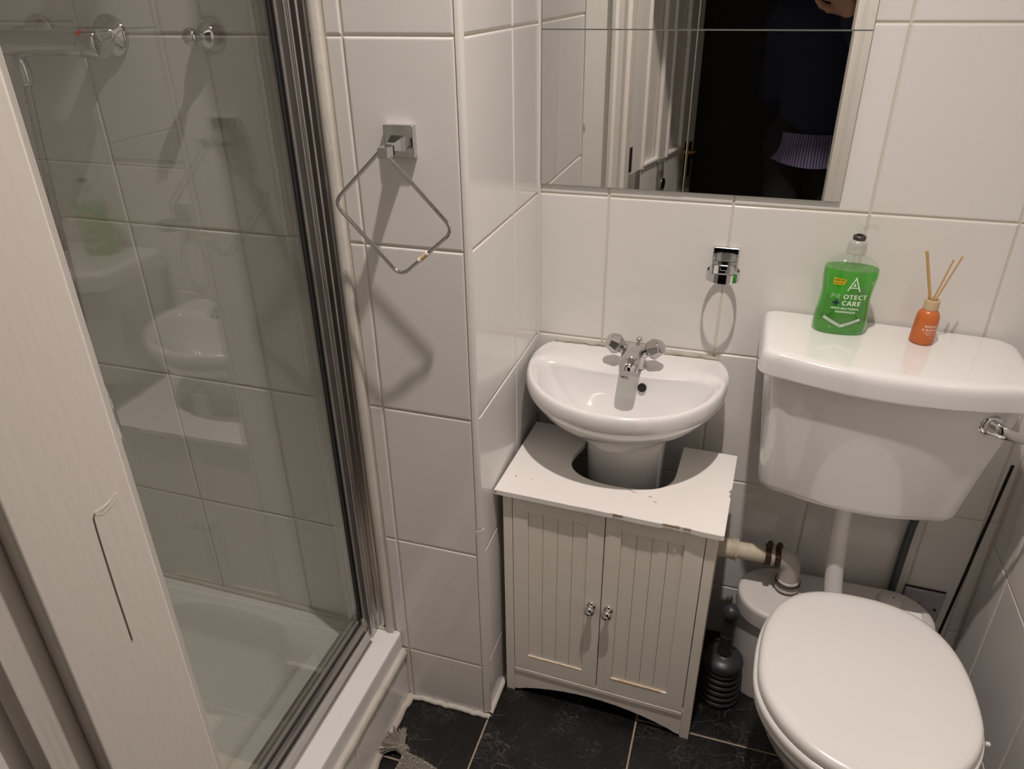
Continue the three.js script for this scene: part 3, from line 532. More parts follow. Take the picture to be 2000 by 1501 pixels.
// ---------------------------------------------------------------- under-basin cabinet
{
  const c = thing('basin_cabinet', 'cream under basin cabinet with two tongue and groove doors and chipped top', 'cabinet', [0.003, 0, 0.3455], -0.0355);
  const W = 0.467, D = 0.288, H = 0.607, th = 0.0125;   // local: x right, z 0 at the top's front edge, back is -D
  const top = new THREE.Shape(); top.moveTo(0, 0);
  const edge = [[0.10, 0.0], [0.17, 0.0005], [0.20, -0.0005], [0.24, 0.0005], [0.252, -0.0015], [0.268, -0.001], [0.30, 0.0], [0.345, -0.0002], [0.352, -0.003], [0.372, -0.0028], [0.378, -0.0045], [0.386, -0.0022], [0.399, -0.0032], [0.411, -0.0008], [0.43, 0], [W - 0.006, 0], [W, 0.004 - 0.006]];
  for (const [x, z] of edge) top.lineTo(x, -z);
  for (const [x, z] of [[W, -0.125], [W - 0.004, -0.133], [W - 0.001, -0.140], [W - 0.0055, -0.148], [W - 0.002, -0.156], [W, -0.160], [W, -D]]) top.lineTo(x, -z);
  top.lineTo(0.350, D); top.lineTo(0.350, 0.175); top.bezierCurveTo(0.350, 0.128, 0.325, 0.098, 0.255, 0.0925); top.bezierCurveTo(0.185, 0.087, 0.124, 0.105, 0.124, 0.165); top.bezierCurveTo(0.124, 0.195, 0.136, 0.22, 0.136, 0.235); top.lineTo(0.134, D); top.lineTo(0, D); top.closePath();
  part('worktop', new THREE.ExtrudeGeometry(top, { depth: th - 0.0016, bevelEnabled: true, bevelThickness: 0.0008, bevelSize: 0.0008, bevelOffset: -0.0008, bevelSegments: 1, curveSegments: 20 }).rotateX(-Math.PI / 2).translate(0, H - th + 0.0008, 0), M.cabinetTop, c);
  const yT = H - th, x0 = 0.014, x1 = 0.456, zf = -0.0135, sd = 0.016;
  for (const x of [x0, x1 - sd]) part('side_panel', box(sd, yT, D - 0.03, x + sd / 2, yT / 2, zf - 0.018 - (D - 0.03) / 2, 0.001), M.cabinet, c);
  part('back_rail', box(x1 - x0 - 2 * sd, 0.05, 0.014, (x0 + x1) / 2, 0.12, -D + 0.03), M.cabinet, c);
  part('shelf', box(x1 - x0 - 2 * sd, 0.014, 0.14, (x0 + x1) / 2, 0.10, zf - 0.09), M.cabinet, c);
  for (const [x, w] of [[x0, 0.0205], [x1 - 0.0205, 0.0205]]) part('stile', box(w, yT, 0.018, x + w / 2, yT / 2, zf - 0.009, 0.001), M.cabinet, c);
  // plinth with shallow arch
  const pl = new THREE.Shape(), a0 = x0 + 0.021, a1 = x1 - 0.021; pl.moveTo(a0, 0.085); pl.lineTo(a0, 0.006); pl.lineTo(a0 + 0.006, 0.0065);
  for (let k = 0; k <= 24; k++) { const t = k / 24; pl.lineTo(a0 + 0.012 + (a1 - a0 - 0.024) * t, 0.008 + 0.037 * Math.pow(Math.sin(Math.PI * t), 0.8) + (k % 2) * 0.0006); }
  pl.lineTo(a1, 0.006); pl.lineTo(a1, 0.085); pl.closePath();
  part('plinth', new THREE.ExtrudeGeometry(pl, { depth: 0.012, bevelEnabled: false }).translate(0, 0, zf - 0.0135), M.cabinet, c);
  part('plinth_lip', box(a1 - a0 - 0.002, 0.011, 0.004, (a0 + a1) / 2, 0.0765, zf - 0.0005, 0.001), M.cabinet, c);
  const mid = (a0 + a1) / 2 + 0.0008, y0 = 0.0855, y1 = yT - 0.002;
  const doors = [[a0 + 0.0012, mid - 0.0011, 0.0335, 0.0345, mid - 0.0205], [mid + 0.0011, a1 - 0.0012, 0.033, 0.0385, mid + 0.0175]];
  doors.forEach(([l, r, sl, sr, kx], di) => {
    const d = part('door', merge([box(sl, y1 - y0, 0.016, l + sl / 2, (y0 + y1) / 2, zf - 0.0072, 0.0008), box(sr, y1 - y0, 0.016, r - sr / 2, (y0 + y1) / 2, zf - 0.0072, 0.0008), box(r - l - sl - sr, 0.038, 0.016, (l + sl + r - sr) / 2, y1 - 0.019, zf - 0.0075), box(r - l - sl - sr, 0.0445, 0.016, (l + sl + r - sr) / 2, y0 + 0.02225, zf - 0.0075)]), M.cabinet, c);
    const px0 = l + sl, px1 = r - sr, n = 4, bw = (px1 - px0) / n;
    for (let k = 0; k < n; k++) part('board', box(bw - 0.0007, y1 - y0 - 0.083, 0.008, px0 + bw * (k + 0.5), (y0 + y1) / 2 + 0.003, zf - 0.0072, 0.0009, 2), M.cabinet, d);
    part('worn_edge', (() => { const p = []; const e0 = di ? px0 - 0.006 : px0, e1 = di ? px1 - 0.012 : px1; for (let k = 0; k <= 14; k++) p.push([e0 + (e1 - e0) * k / 14, y0 + 0.0445 + rr(-0.0006, 0.0008), zf + 0.0002]); return tube(p, 0.0009 + di * 0.0006, 40, 5); })(), M.paleChip, d, 'pale worn paint line');
    part('knob', latheAt(spline2([[0.0105, 0], [0.0095, 0.003], [0.0055, 0.0065], [0.005, 0.010], [0.0092, 0.0138], [0.0116, 0.0185], [0.010, 0.0235], [0.0055, 0.0258], [0.001, 0.0263]], 40), [kx, 0.338, zf + 0.0008], [0, 0, 1], 32), M.chrome, d);
  });
  part('shadow_gap', box(0.0018, y1 - y0, 0.004, mid, (y0 + y1) / 2, zf - 0.012), M.dark, c);
  // chipped spots where the brown board shows
  const chip = (x, z, w, d, a) => { const p = []; for (let k = 0; k < 9; k++) { const t = 2 * Math.PI * k / 9, q = rr(0.6, 1.15); p.push([Math.cos(t) * w * q, Math.sin(t) * d * q]); }
    const g = new THREE.ExtrudeGeometry(new THREE.Shape(p.map(v => new THREE.Vector2(...v))), { depth: 0.0004, bevelEnabled: false }).rotateX(-Math.PI / 2).rotateY(a); part('chip', g.translate(x, H - 0.0002, z), M.chip, c); };
  chip(0.312, -0.078, 0.0042, 0.0014, 0.1); chip(0.324, -0.064, 0.0042, 0.0012, 0); chip(0.268, -0.088, 0.009, 0.0009, -0.5); chip(0.277, -0.083, 0.006, 0.0008, -0.3); chip(0.028, -0.060, 0.0014, 0.004, 0.5); chip(0.062, -0.060, 0.002, 0.0012, 0);
  for (const [x, w] of [[0.262, 0.010], [0.362, 0.011], [0.377, 0.006], [0.397, 0.007], [0.158, 0.004]]) part('chip', box(w * 2, 0.0035, 0.0012, x, H - 0.0026, -0.0006, 0.0005), M.chip, c);
  part('chip', box(0.0016, 0.004, 0.024, W - 0.0052, H - 0.004, -0.142, 0.0006), M.chip, c);
  part('chip', box(0.004, 0.004, 0.006, 0.004, H - 0.004, -0.002, 0.001), M.chip, c);
  part('board_edge', box(0.0012, yT * 0.96, 0.018, x1 + 0.0003, yT * 0.5, zf - 0.022), M.paleChip, c);
}

// ---------------------------------------------------------------- cistern
const CT = [0.712, 0.590, 0.0], CR = -0.031;
const onLid = (x, z) => CT[1] + 0.3345 - (x - CT[0] - 0.0104) * 0.031 + 0.0002;
{
  const c = thing('toilet_cistern', 'white ceramic cistern with domed front lid under the bottles', 'cistern', CT); c.rotation.z = CR;
  const outl = (hw, z0, zc, ze, y, r = 0.03, n = 24, inset = 0) => {   // closed outline: flat back, bowed front with rounded corners
    const w = hw - inset, q = 0.034, ql = 0.014, f = x => (zc - (zc - ze) * Math.pow(Math.abs(x) / hw, 2.2)) - inset, o = [];
    const arc = (cx, cz, a0, a1, k) => { for (let i = 0; i <= k; i++) { const a = a0 + (a1 - a0) * i / k; o.push([cx + r * Math.cos(a), y, cz + r * Math.sin(a)]); } };
    const zb = z0 + inset * 0.2; o.push([-w + ql, y, zb]); o.push([w - q, y, zb]); { for (let i = 0; i <= 6; i++) { const a = -Math.PI / 2 + Math.PI / 2 * i / 6; o.push([w - q + q * Math.cos(a), y, zb + q + q * Math.sin(a)]); } }
    const zc1 = f(w - r) - r * 0.92; arc(w - r, zc1, 0, Math.PI / 2 - 0.12, 8);
    for (let i = 1; i < n; i++) { const x = (w - r) - 2 * (w - r) * i / n; o.push([x, y, f(x)]); }
    arc(-w + r, zc1, Math.PI / 2 + 0.12, Math.PI, 8);
    for (let i = 0; i <= 6; i++) { const a = Math.PI + Math.PI / 2 * i / 6; o.push([-w + ql + ql * Math.cos(a), y, zb + ql + ql * Math.sin(a)]); }
    return o;
  };
  const tk = [];
  for (const [y, hw, zc, ze, ins] of [[0.0, 0.188, 0.205, 0.158, 0.022], [0.003, 0.188, 0.207, 0.160, 0.010], [0.011, 0.1885, 0.2085, 0.162, 0.003], [0.024, 0.1895, 0.210, 0.164, 0], [0.1, 0.198, 0.219, 0.172, 0], [0.2, 0.211, 0.229, 0.182, 0], [0.296, 0.2225, 0.238, 0.190, 0]]) tk.push(outl(hw, 0.006, zc, ze, y, 0.035, 24, ins));
  part('tank', flip(loft(tk, { capStart: true, capEnd: true })), M.ceramic, c);
  const ld = [];
  for (const [y, ins] of [[0.286, 0.004], [0.2875, 0.0006], [0.291, 0], [0.314, 0.0012], [0.323, 0.0028], [0.3290, 0.0056], [0.3325, 0.0098], [0.3341, 0.0160], [0.3345, 0.026]]) ld.push(outl(0.2345, 0.004, 0.256, 0.206, y, 0.032, 24, ins));
  const lg = loft(ld, { capStart: true, capEnd: true }); part('cistern_lid', flip(lg), M.ceramic, c);
  const lev = part('flush_lever', latheAt([[0, 0], [0.0215, 0], [0.0215, 0.004], [0.0175, 0.009], [0.013, 0.0115], [0, 0.012]], [0.170, 0.2505, 0.2035], [0.16, 0, 1], 32), M.chrome, c);
  const lp = [[0.168, 0.2505, 0.2135], [0.185, 0.2495, 0.2265], [0.205, 0.246, 0.229], [0.235, 0.244, 0.228], [0.262, 0.244, 0.226]], cc = new THREE.CatmullRomCurve3(lp.map(p => V(...p))), rg = [];
  for (let k = 0; k <= 18; k++) { const q = cc.getPoint(k / 18), tg = cc.getTangent(k / 18), ny = V(0, 1, 0), nz = tg.clone().cross(ny).normalize(), t = k / 18, ry = t < 0.35 ? 0.0155 - 0.012 * t : 0.0113 - 0.0012 * t + (t > 0.9 ? -0.04 * (t - 0.9) : 0), rz = 0.0075 - 0.004 * t, r = [];
    for (let i = 0; i < 18; i++) { const a = 2 * Math.PI * i / 18; r.push(q.clone().addScaledVector(ny, ry * Math.cos(a)).addScaledVector(nz, rz * Math.sin(a)).toArray()); } rg.push(r); }
  part('lever_arm', loft(rg, { capStart: true, capEnd: true }), M.chrome, lev);
  part('inlet_fitting', merge([rod([0.158, 0.004, 0.055], [0.158, -0.022, 0.055], 0.015, 0.015, 6), rod([0.158, -0.02, 0.055], [0.158, -0.038, 0.055], 0.011), box(0.022, 0.02, 0.03, 0.172, -0.02, 0.055, 0.004)]), M.whitePlastic, c);
}
{ const p = thing('flush_pipe', 'white plastic flush pipe between cistern and toilet pan', 'pipe');
  part('pipe', tube([[0.7075, 0.594, 0.105], [0.709, 0.50, 0.118], [0.712, 0.43, 0.134], [0.717, 0.365, 0.148], [0.724, 0.320, 0.166], [0.731, 0.3045, 0.200], [0.735, 0.303, 0.248]], 0.0187, 60, 24), M.whitePlastic, p);
  part('nut', rod([0.7077, 0.574, 0.1075], [0.7075, 0.596, 0.105], 0.028, 0.028, 8), M.whitePlastic, p); }

// ---------------------------------------------------------------- toilet
{
  const t = thing('toilet', 'white toilet with closed lid standing in front of the macerator', 'toilet', [0.7455, 0, 0.4807], -0.0156);
  const N = 96, prof = (a, bf, bb, nf, nb) => Array.from({ length: N }, (_, i) => { const th = 2 * Math.PI * i / N, c = Math.cos(th), s = Math.sin(th), n = s > 0 ? nf : nb, b = s > 0 ? bf : bb, r = 1 / Math.pow(Math.pow(Math.abs(c / a), n) + Math.pow(Math.abs(s / b), n), 1 / n); return [r * c, r * s]; });
  const base = (() => { // blend exponents so front and back meet without a kink
    const f = prof(0.1852, 0.1830, 0.252, 1.86, 2.7); return f.map((_, i) => { let x = 0, z = 0, w = 0; for (let k = -2; k <= 2; k++) { const g = [0.1, 0.22, 0.36, 0.22, 0.1][k + 2], q = f[(i + k + N) % N]; x += g * q[0]; z += g * q[1]; w += g; } return [x / w * 1.002, z / w * 1.002]; }); })();
  const ring = (s, y, dx = 0, dz = 0, sz = s, crown = 0) => base.map(([x, z]) => [x * s + dx, y - crown * (x * x + z * z), z * sz + dz]);
  // lid: softly domed slab with rounded edge
  part('lid', flip(loft([ring(0.97, 0.3955), ring(0.992, 0.3965), ring(1.0, 0.401), ring(0.998, 0.408), ring(0.985, 0.4145), ring(0.955, 0.4185), ring(0.90, 0.4205), ring(0.7, 0.4225), ring(0.4, 0.4235), ring(0.15, 0.424)], { capStart: true, capEnd: true })), M.seatPlastic, t);
  part('seat', flip(loft([ring(0.995, 0.372), ring(1.02, 0.3735), ring(1.032, 0.379), ring(1.032, 0.387), ring(1.018, 0.3935), ring(0.97, 0.3945)], { capStart: true, capEnd: true })), M.seatPlastic, t);
  part('bowl', flip(loft(smoothRings([ring(0.42, 0, 0, -0.05, 0.62), ring(0.45, 0.005, 0, -0.05, 0.66), ring(0.44, 0.04, 0, -0.05, 0.62), ring(0.46, 0.12, 0, -0.045, 0.6), ring(0.62, 0.20, 0, -0.03, 0.72), ring(0.85, 0.28, 0, -0.012, 0.88), ring(0.955, 0.335, 0, -0.004, 0.955), ring(1.012, 0.358), ring(1.004, 0.3695), ring(0.95, 0.3715)], 4), { capEnd: true })), M.ceramic, t);
  for (const x of [0.105]) { const h = part('hinge', merge([box(0.045, 0.016, 0.02, x, 0.386, -0.2515, 0.004), rod([x, 0.37, -0.25], [x, 0.384, -0.25], 0.012)]), M.whitePlastic, t); }
  part('buffer', box(0.007, 0.006, 0.007, 0.1915, 0.391, 0.028, 0.0015), M.whitePlastic, t);
}

// ---------------------------------------------------------------- macerator, waste pipe, feed pipe, spur
{
  const m = thing('macerator', 'white macerator unit with rounded end behind the toilet', 'macerator unit', [0.735, 0, 0.117]);
  const BD = 0.077, slot = (hw, hd, y, n = 18) => { const o = [], r = hd; for (let i = 0; i <= n; i++) { const a = -Math.PI / 2 + Math.PI * i / n; o.push([hw - r + r * Math.cos(a), y, r * Math.sin(a)]); } for (let i = 0; i <= n; i++) { const a = Math.PI / 2 + Math.PI * i / n; o.push([-hw + r + r * Math.cos(a), y, r * Math.sin(a)]); } return o; };
  part('body', flip(loft([slot(0.199, BD - 0.002, 0.001), slot(0.2, BD, 0.01), slot(0.2, BD + 0.001, 0.225), slot(0.197, BD - 0.003, 0.2255), slot(0.197, BD - 0.003, 0.235)], { capStart: true, capEnd: true })), M.macerator, m);
  part('cover', flip(loft([slot(0.209, 0.086, 0.2345), slot(0.2105, 0.0875, 0.236), slot(0.2105, 0.0875, 0.270), slot(0.209, 0.086, 0.2765), slot(0.205, 0.083, 0.280), slot(0.198, 0.078, 0.2815)], { capStart: true, capEnd: true })), M.macerator, m);
  part('vent_cap', lathe([[0, 0.014], [0.008, 0.0138], [0.02, 0.011], [0.027, 0.005], [0.028, 0]], 30).translate(0.122, 0.281, -0.045), M.macerator, m);
  part('vent_hole', new THREE.CylinderGeometry(0.002, 0.002, 0.002, 10).translate(0.126, 0.2945, -0.042), M.dark, m);
}
{
  const w = thing('waste_pipe', 'stained white waste pipe with elbow between cabinet and macerator', 'pipe');
  part('pipe', merge([rod([0.4606, 0.3675, 0.10], [0.508, 0.369, 0.10], 0.0225, 0.0225, 28), rod([0.50, 0.369, 0.10], [0.615, 0.372, 0.10], 0.0195, 0.0195, 28), rod([0.506, 0.369, 0.10], [0.5115, 0.369, 0.10], 0.0255, 0.0255, 28), rod([0.498, 0.369, 0.10], [0.503, 0.369, 0.10], 0.0245, 0.0245, 28)]), M.stainedPlastic, w);
  part('elbow', tube([[0.585, 0.3715, 0.10], [0.603, 0.372, 0.10], [0.619, 0.368, 0.10], [0.6285, 0.355, 0.10], [0.6305, 0.335, 0.10], [0.631, 0.30, 0.10]], 0.0228, 50, 28), M.greyRubber, w);
  part('collar', merge([0.292, 0.301, 0.312].map((y, k) => lathe([[0.022, -0.004], [0.027 - k * 0.0008, -0.003], [0.028 - k * 0.0008, 0], [0.027 - k * 0.0008, 0.003], [0.022, 0.004]], 32).translate(0.631, y, 0.10))), M.greyRubber, w);
  part('collar_clamp', lathe([[0.0268, -0.0035], [0.0282, -0.0035], [0.0282, 0.0035], [0.0268, 0.0035]], 32).translate(0.631, 0.3065, 0.10), M.darkMetal, w);
  for (const x of [0.578, 0.599]) {
    const cl = part('hose_clamp', latheAt([[0.0228, -0.006], [0.0252, -0.006], [0.0252, 0.006], [0.0228, 0.006], [0.0228, -0.006]], [x, 0.3715, 0.10], [1, 0.02, 0], 32), M.rust, w);
    part('wing_screw', merge([rod([x, 0.394, 0.106], [x, 0.408, 0.111], 0.0055), new THREE.SphereGeometry(0.0082, 14, 10).scale(0.85, 1.15, 1).translate(x, 0.411, 0.112), box(0.012, 0.026, 0.012, x, 0.379, 0.1235, 0.002)]), M.rust, cl);
  }
}
{ const p = thing('feed_pipe', 'thin dark grey water pipe hanging below the cistern', 'pipe'); part('pipe', tube([[0.8665, 0.552, 0.052], [0.869, 0.50, 0.035], [0.871, 0.44, 0.017], [0.869, 0.30, 0.0165], [0.868, 0.15, 0.0165], [0.867, 0.004, 0.0165]], 0.0088, 40, 16), M.greyPipe, p); }
{
  const s = thing('fused_spur', 'square electrical connection plate on the wall behind the toilet', 'socket', [0.9405, 0.233, 0.0]); s.rotation.z = -0.03;
  part('plate', box(0.086, 0.088, 0.009, 0, 0, 0.0065, 0.003, 3), M.spur, s);
  part('fuse_holder', box(0.022, 0.012, 0.004, 0.006, 0.006, 0.0122, 0.001), M.spur, s);
  part('screw', rod([0.030, -0.004, 0.010], [0.030, -0.004, 0.0118], 0.0035), M.dark, s); part('screw', rod([-0.028, 0.0, 0.010], [-0.028, 0.0, 0.0118], 0.003), M.dark, s);
  part('shadow_joint', box(0.086, 0.003, 0.003, 0, 0.0452, 0.003), M.dark, s);
}
// ---------------------------------------------------------------- plunger
{
  const p = thing('plunger', 'dark grey plunger with ribbed bellows cup beside the cabinet', 'plunger', [0.5145, 0, 0.197]); p.rotation.z = 0.0; p.rotation.x = 0.0;
  const bell = [[0.042, 0.0]]; for (let k = 0; k < 6; k++) { const y = 0.0016 + k * 0.0178, R = 0.0502 - k * 0.0009; for (let i = 0; i <= 6; i++) { const a = -Math.PI / 2 + Math.PI * i / 6; bell.push([R - 0.008 + 0.008 * Math.cos(a), y + 0.0072 + 0.0068 * Math.sin(a)]); } bell.push([R - 0.0135, y + 0.0158]); }
  part('bellows_cup', lathe(bell.concat([[0.040, 0.1085]]), 56), M.plungerRubber, p);
  part('dome', lathe(spline2([[0.0400, 0.107], [0.0458, 0.110], [0.0462, 0.118], [0.0432, 0.126], [0.032, 0.1335], [0.021, 0.137], [0.0158, 0.140], [0.0145, 0.148]], 48), 48), M.plungerRubber, p);
  const hp = [[0.0165, 0.138], [0.0165, 0.152], [0.0145, 0.155]]; for (let k = 0; k < 5; k++) { const y = 0.158 + k * 0.0085; hp.push([0.0150, y], [0.0150, y + 0.005], [0.0128, y + 0.006], [0.0128, y + 0.0078]); }
  part('handle', lathe(hp.concat([[0.0138, 0.204], [0.0134, 0.25]]), 28), M.plungerRubber, p);
  part('ball', new THREE.SphereGeometry(0.0195, 28, 20).translate(0, 0.266, 0), M.plungerRubber, p);
}

// ---------------------------------------------------------------- hand soap and diffuser on the cistern lid
{
  const bx = 0.6275, bz = 0.066;
  const b = thing('soap_bottle', 'clear pump bottle of bright green hand soap on cistern lid', 'soap bottle', [bx, onLid(bx, bz), bz], 0.12); b.rotation.z = CR;
  const P = [[0.0, 0.0455, 0.026], [0.003, 0.0478, 0.0285], [0.012, 0.0495, 0.030], [0.03, 0.0490, 0.0298], [0.055, 0.0465, 0.028], [0.075, 0.0455, 0.0272], [0.095, 0.0470, 0.028], [0.115, 0.0493, 0.0292], [0.126, 0.0490, 0.029], [0.134, 0.0462, 0.0272], [0.142, 0.0395, 0.024], [0.148, 0.0300, 0.020], [0.152, 0.0215, 0.0165], [0.1545, 0.0155, 0.0145], [0.158, 0.0140, 0.0140]];
  const sl = (y, hw, hd, n = 56) => Array.from({ length: n }, (_, i) => { const a = 2 * Math.PI * i / n, e = 2.5, c = Math.cos(a), s = Math.sin(a), r = 1 / Math.pow(Math.pow(Math.abs(c / hw), e) + Math.pow(Math.abs(s / hd), e), 1 / e); return [r * c, y, r * s]; });
  const at = y => { for (let i = 0; i < P.length - 1; i++) if (y <= P[i + 1][0]) { const t = (y - P[i][0]) / (P[i + 1][0] - P[i][0]); return [P[i][1] + t * (P[i + 1][1] - P[i][1]), P[i][2] + t * (P[i + 1][2] - P[i][2])]; } return P[P.length - 1].slice(1); };
  part('bottle_body', flip(loft(smoothRings(P.map(([y, w, d]) => sl(y, w, d)), 3), { capStart: true })), M.clearPlastic, b);
  const L = []; for (const y of [0.0012, 0.004, 0.012, 0.03, 0.055, 0.075, 0.095, 0.115, 0.1275]) { const [w, d] = at(y); L.push(sl(y, w - 0.0011, d - 0.0011)); }
  part('soap', flip(loft(smoothRings(L, 3), { capStart: true, capEnd: true })), M.soap, b);
  part('dip_tube', rod([0, 0.128, 0], [0, 0.158, 0], 0.0022, 0.0022, 10), M.clearPlastic, b);
  part('collar', lathe([[0.0145, 0.155], [0.0168, 0.1555], [0.0172, 0.158], [0.0172, 0.168], [0.0155, 0.1705], [0.0165, 0.172], [0.0150, 0.178], [0.0105, 0.181]], 36), M.frostPlastic, b);
  part('lock_ring', lathe([[0.0062, 0.180], [0.0108, 0.181], [0.0115, 0.184], [0.0110, 0.188], [0.0075, 0.190], [0.0060, 0.189]], 30), M.darkMetal, b, 'dark pump locking ring');
  part('pump_head', merge([lathe([[0.0045, 0.188], [0.0045, 0.197], [0.0095, 0.199], [0.0100, 0.203], [0.0085, 0.2065], [0, 0.207]], 26), tube([[0, 0.2015, 0], [0.012, 0.2045, -0.004], [0.024, 0.2045, -0.008], [0.031, 0.199, -0.0105]], 0.0042, 18, 12)]), M.clearPlastic, b);
  // printing on the front of the bottle
  const art = canvasTex(1024, 1280, (x, w, h) => {
    x.clearRect(0, 0, w, h); x.textAlign = 'center'; x.fillStyle = 'rgba(228,246,226,.92)';
    x.translate(512, 640); x.scale(1.28, 1.12); x.translate(-540, -640);
    x.font = 'bold 300px sans-serif'; x.lineWidth = 22; x.strokeStyle = 'rgba(228,246,226,.92)';
    x.beginPath(); x.moveTo(490, 420); x.lineTo(585, 150); x.lineTo(690, 420); x.stroke(); x.beginPath(); x.moveTo(515, 350); x.lineTo(665, 350); x.stroke(); x.beginPath(); x.moveTo(585, 240); x.lineTo(560, 320); x.lineTo(610, 320); x.closePath(); x.fill();
    x.font = 'bold 128px sans-serif'; x.globalAlpha = 0.35; x.fillText('PR', 325, 585); x.globalAlpha = 1; x.fillText('OTECT', 640, 585); x.fillText('CARE', 600, 715);
    x.fillStyle = '#0d2b55'; x.fillRect(300, 655, 104, 32); x.fillRect(336, 619, 32, 104);
    x.fillStyle = 'rgba(228,246,226,.9)'; x.font = 'bold 58px sans-serif'; x.fillText('ANTI-BACTERIAL', 520, 800); x.fillText('HANDWASH', 530, 868);
    x.fillStyle = '#d9c21e'; x.beginPath(); x.moveTo(235, 170); x.lineTo(440, 190); x.lineTo(410, 310); x.lineTo(245, 310); x.closePath(); x.fill(); x.fillStyle = '#1a1a10'; x.font = 'bold 58px sans-serif'; x.fillText('MEGA', 332, 238); x.font = 'bold 48px sans-serif'; x.fillText('VALUE', 330, 296);
    x.strokeStyle = 'rgba(206,232,204,.5)'; x.lineWidth = 14; x.beginPath(); x.arc(905, 250, 40, 0, 6); x.stroke(); x.fillStyle = 'rgba(206,232,204,.6)'; x.fillRect(870, 236, 72, 12); x.fillRect(884, 262, 50, 10);
    x.strokeStyle = 'rgba(18,70,26,.85)'; x.lineWidth = 10; x.beginPath(); x.moveTo(245, 985); x.lineTo(330, 890); x.moveTo(770, 985); x.lineTo(700, 890); x.stroke();
    x.strokeStyle = 'rgba(214,226,214,.95)'; x.lineWidth = 52; x.lineJoin = 'miter'; x.beginPath(); x.moveTo(205, 985); x.lineTo(500, 1140); x.lineTo(800, 985); x.stroke();
    x.save(); x.translate(350, 1070); x.rotate(0.484); x.fillStyle = '#26483a'; x.font = 'bold 30px sans-serif'; x.fillText('KILLS 99.9% OF BACTERIA', 0, 4); x.restore();
    x.save(); x.translate(655, 1070); x.rotate(-0.477); x.fillStyle = '#26483a'; x.font = 'bold 30px sans-serif'; x.fillText('KIND TO HANDS', 0, 4); x.restore();
    x.fillStyle = 'rgba(214,240,212,.7)'; x.font = '54px sans-serif'; x.fillText('1L', 330, 1190);
  });
  const n = 20, mrow = 30, pos = [], uv = [], idx = [];
  for (let j = 0; j <= mrow; j++) for (let i = 0; i <= n; i++) { const y = 0.012 + 0.112 * j / mrow, [w, d] = at(y), x = -0.044 + 0.088 * i / n, z = d * Math.pow(Math.max(0, 1 - Math.pow(Math.abs(x / w), 2.5)), 1 / 2.5) + 0.0004; pos.push(x, y, z); uv.push(i / n, j / mrow); }
  for (let j = 0; j < mrow; j++) for (let i = 0; i < n; i++) { const a = j * (n + 1) + i; idx.push(a, a + 1, a + n + 2, a, a + n + 2, a + n + 1); }
  const dg = new THREE.BufferGeometry(); dg.setAttribute('position', new THREE.Float32BufferAttribute(pos, 3)); dg.setAttribute('uv', new THREE.Float32BufferAttribute(uv, 2)); dg.setIndex(idx); dg.computeVertexNormals();
  part('print', dg, std({ map: art, transparent: true, roughness: 0.35 }), b);
}
{
  const dx = 0.7765, dz = 0.071;
  const d = thing('reed_diffuser', 'small orange scent bottle with wooden collar on cistern lid', 'diffuser', [dx, onLid(dx, dz), dz], 0.25); d.rotation.z = CR;
  const H = 0.0665, prof = [[0, 0], [0.0195, 0], [0.0212, 0.0016], [0.0213, 0.01], [0.0203, 0.045], [0.0198, 0.053], [0.0178, 0.060], [0.0140, 0.0645], [0.0110, 0.0665], [0, 0.0665]];
  part('bottle_body', lathe(prof, 48), M.orange, d);
  part('collar', lathe([[0.0075, 0.0655], [0.0125, 0.0655], [0.0132, 0.067], [0.0132, 0.0835], [0.0124, 0.085], [0.0092, 0.085], [0.0088, 0.0825], [0.0075, 0.074]], 40), M.collarWood, d);
  part('stopper', lathe([[0, 0.0745], [0.0085, 0.0745]], 24), M.chip, d);
  const art = canvasTex(512, 384, (x, w, h) => { x.clearRect(0, 0, w, h); x.fillStyle = 'rgba(246,214,196,1)'; x.textAlign = 'center'; x.font = 'bold 74px sans-serif'; x.fillText('BERGAMOT', 256, 90); x.fillText('& MANDARIN', 256, 172); x.font = 'bold 34px sans-serif'; x.fillText('FRAGRANCE DIFFUSER', 256, 226); x.fillText('40ml e 1.3 fl oz', 256, 270); x.lineWidth = 7; x.strokeStyle = 'rgba(246,214,196,1)'; x.beginPath(); x.moveTo(245, 310); x.lineTo(238, 352); x.moveTo(262, 310); x.lineTo(290, 310); x.lineTo(276, 352); x.stroke(); });
  const pg = new THREE.CylinderGeometry(0.02065, 0.02135, 0.032, 30, 1, true, -0.72, 1.9).translate(0, 0.0275, 0);
  part('print', pg, std({ map: art, transparent: true, roughness: 0.4 }), d);
  // three reeds, each leaning its own way
  const reed = (a, c, r, label) => { const t = thing('reed', label, 'reed', [0, 0, 0], 0, 'reeds in the orange diffuser'); const o = V(dx, onLid(dx, dz), dz); part('stick', rod(o.clone().add(V(...a)).toArray(), o.clone().add(V(...c)).toArray(), r, r, 10), M.reed, t); };
  reed([0.000, 0.075, 0.000], [-0.0285, 0.1755, 0.0], 0.0027, 'thickest upright reed leaning left in the orange diffuser');
  reed([0.000, 0.075, 0.0], [0.0185, 0.1625, -0.002], 0.0015, 'thin shorter reed in the middle of the three reeds');
  reed([0.003, 0.075, 0.002], [0.0305, 0.1705, 0.0], 0.0015, 'thin reed leaning furthest right in the orange diffuser');
}

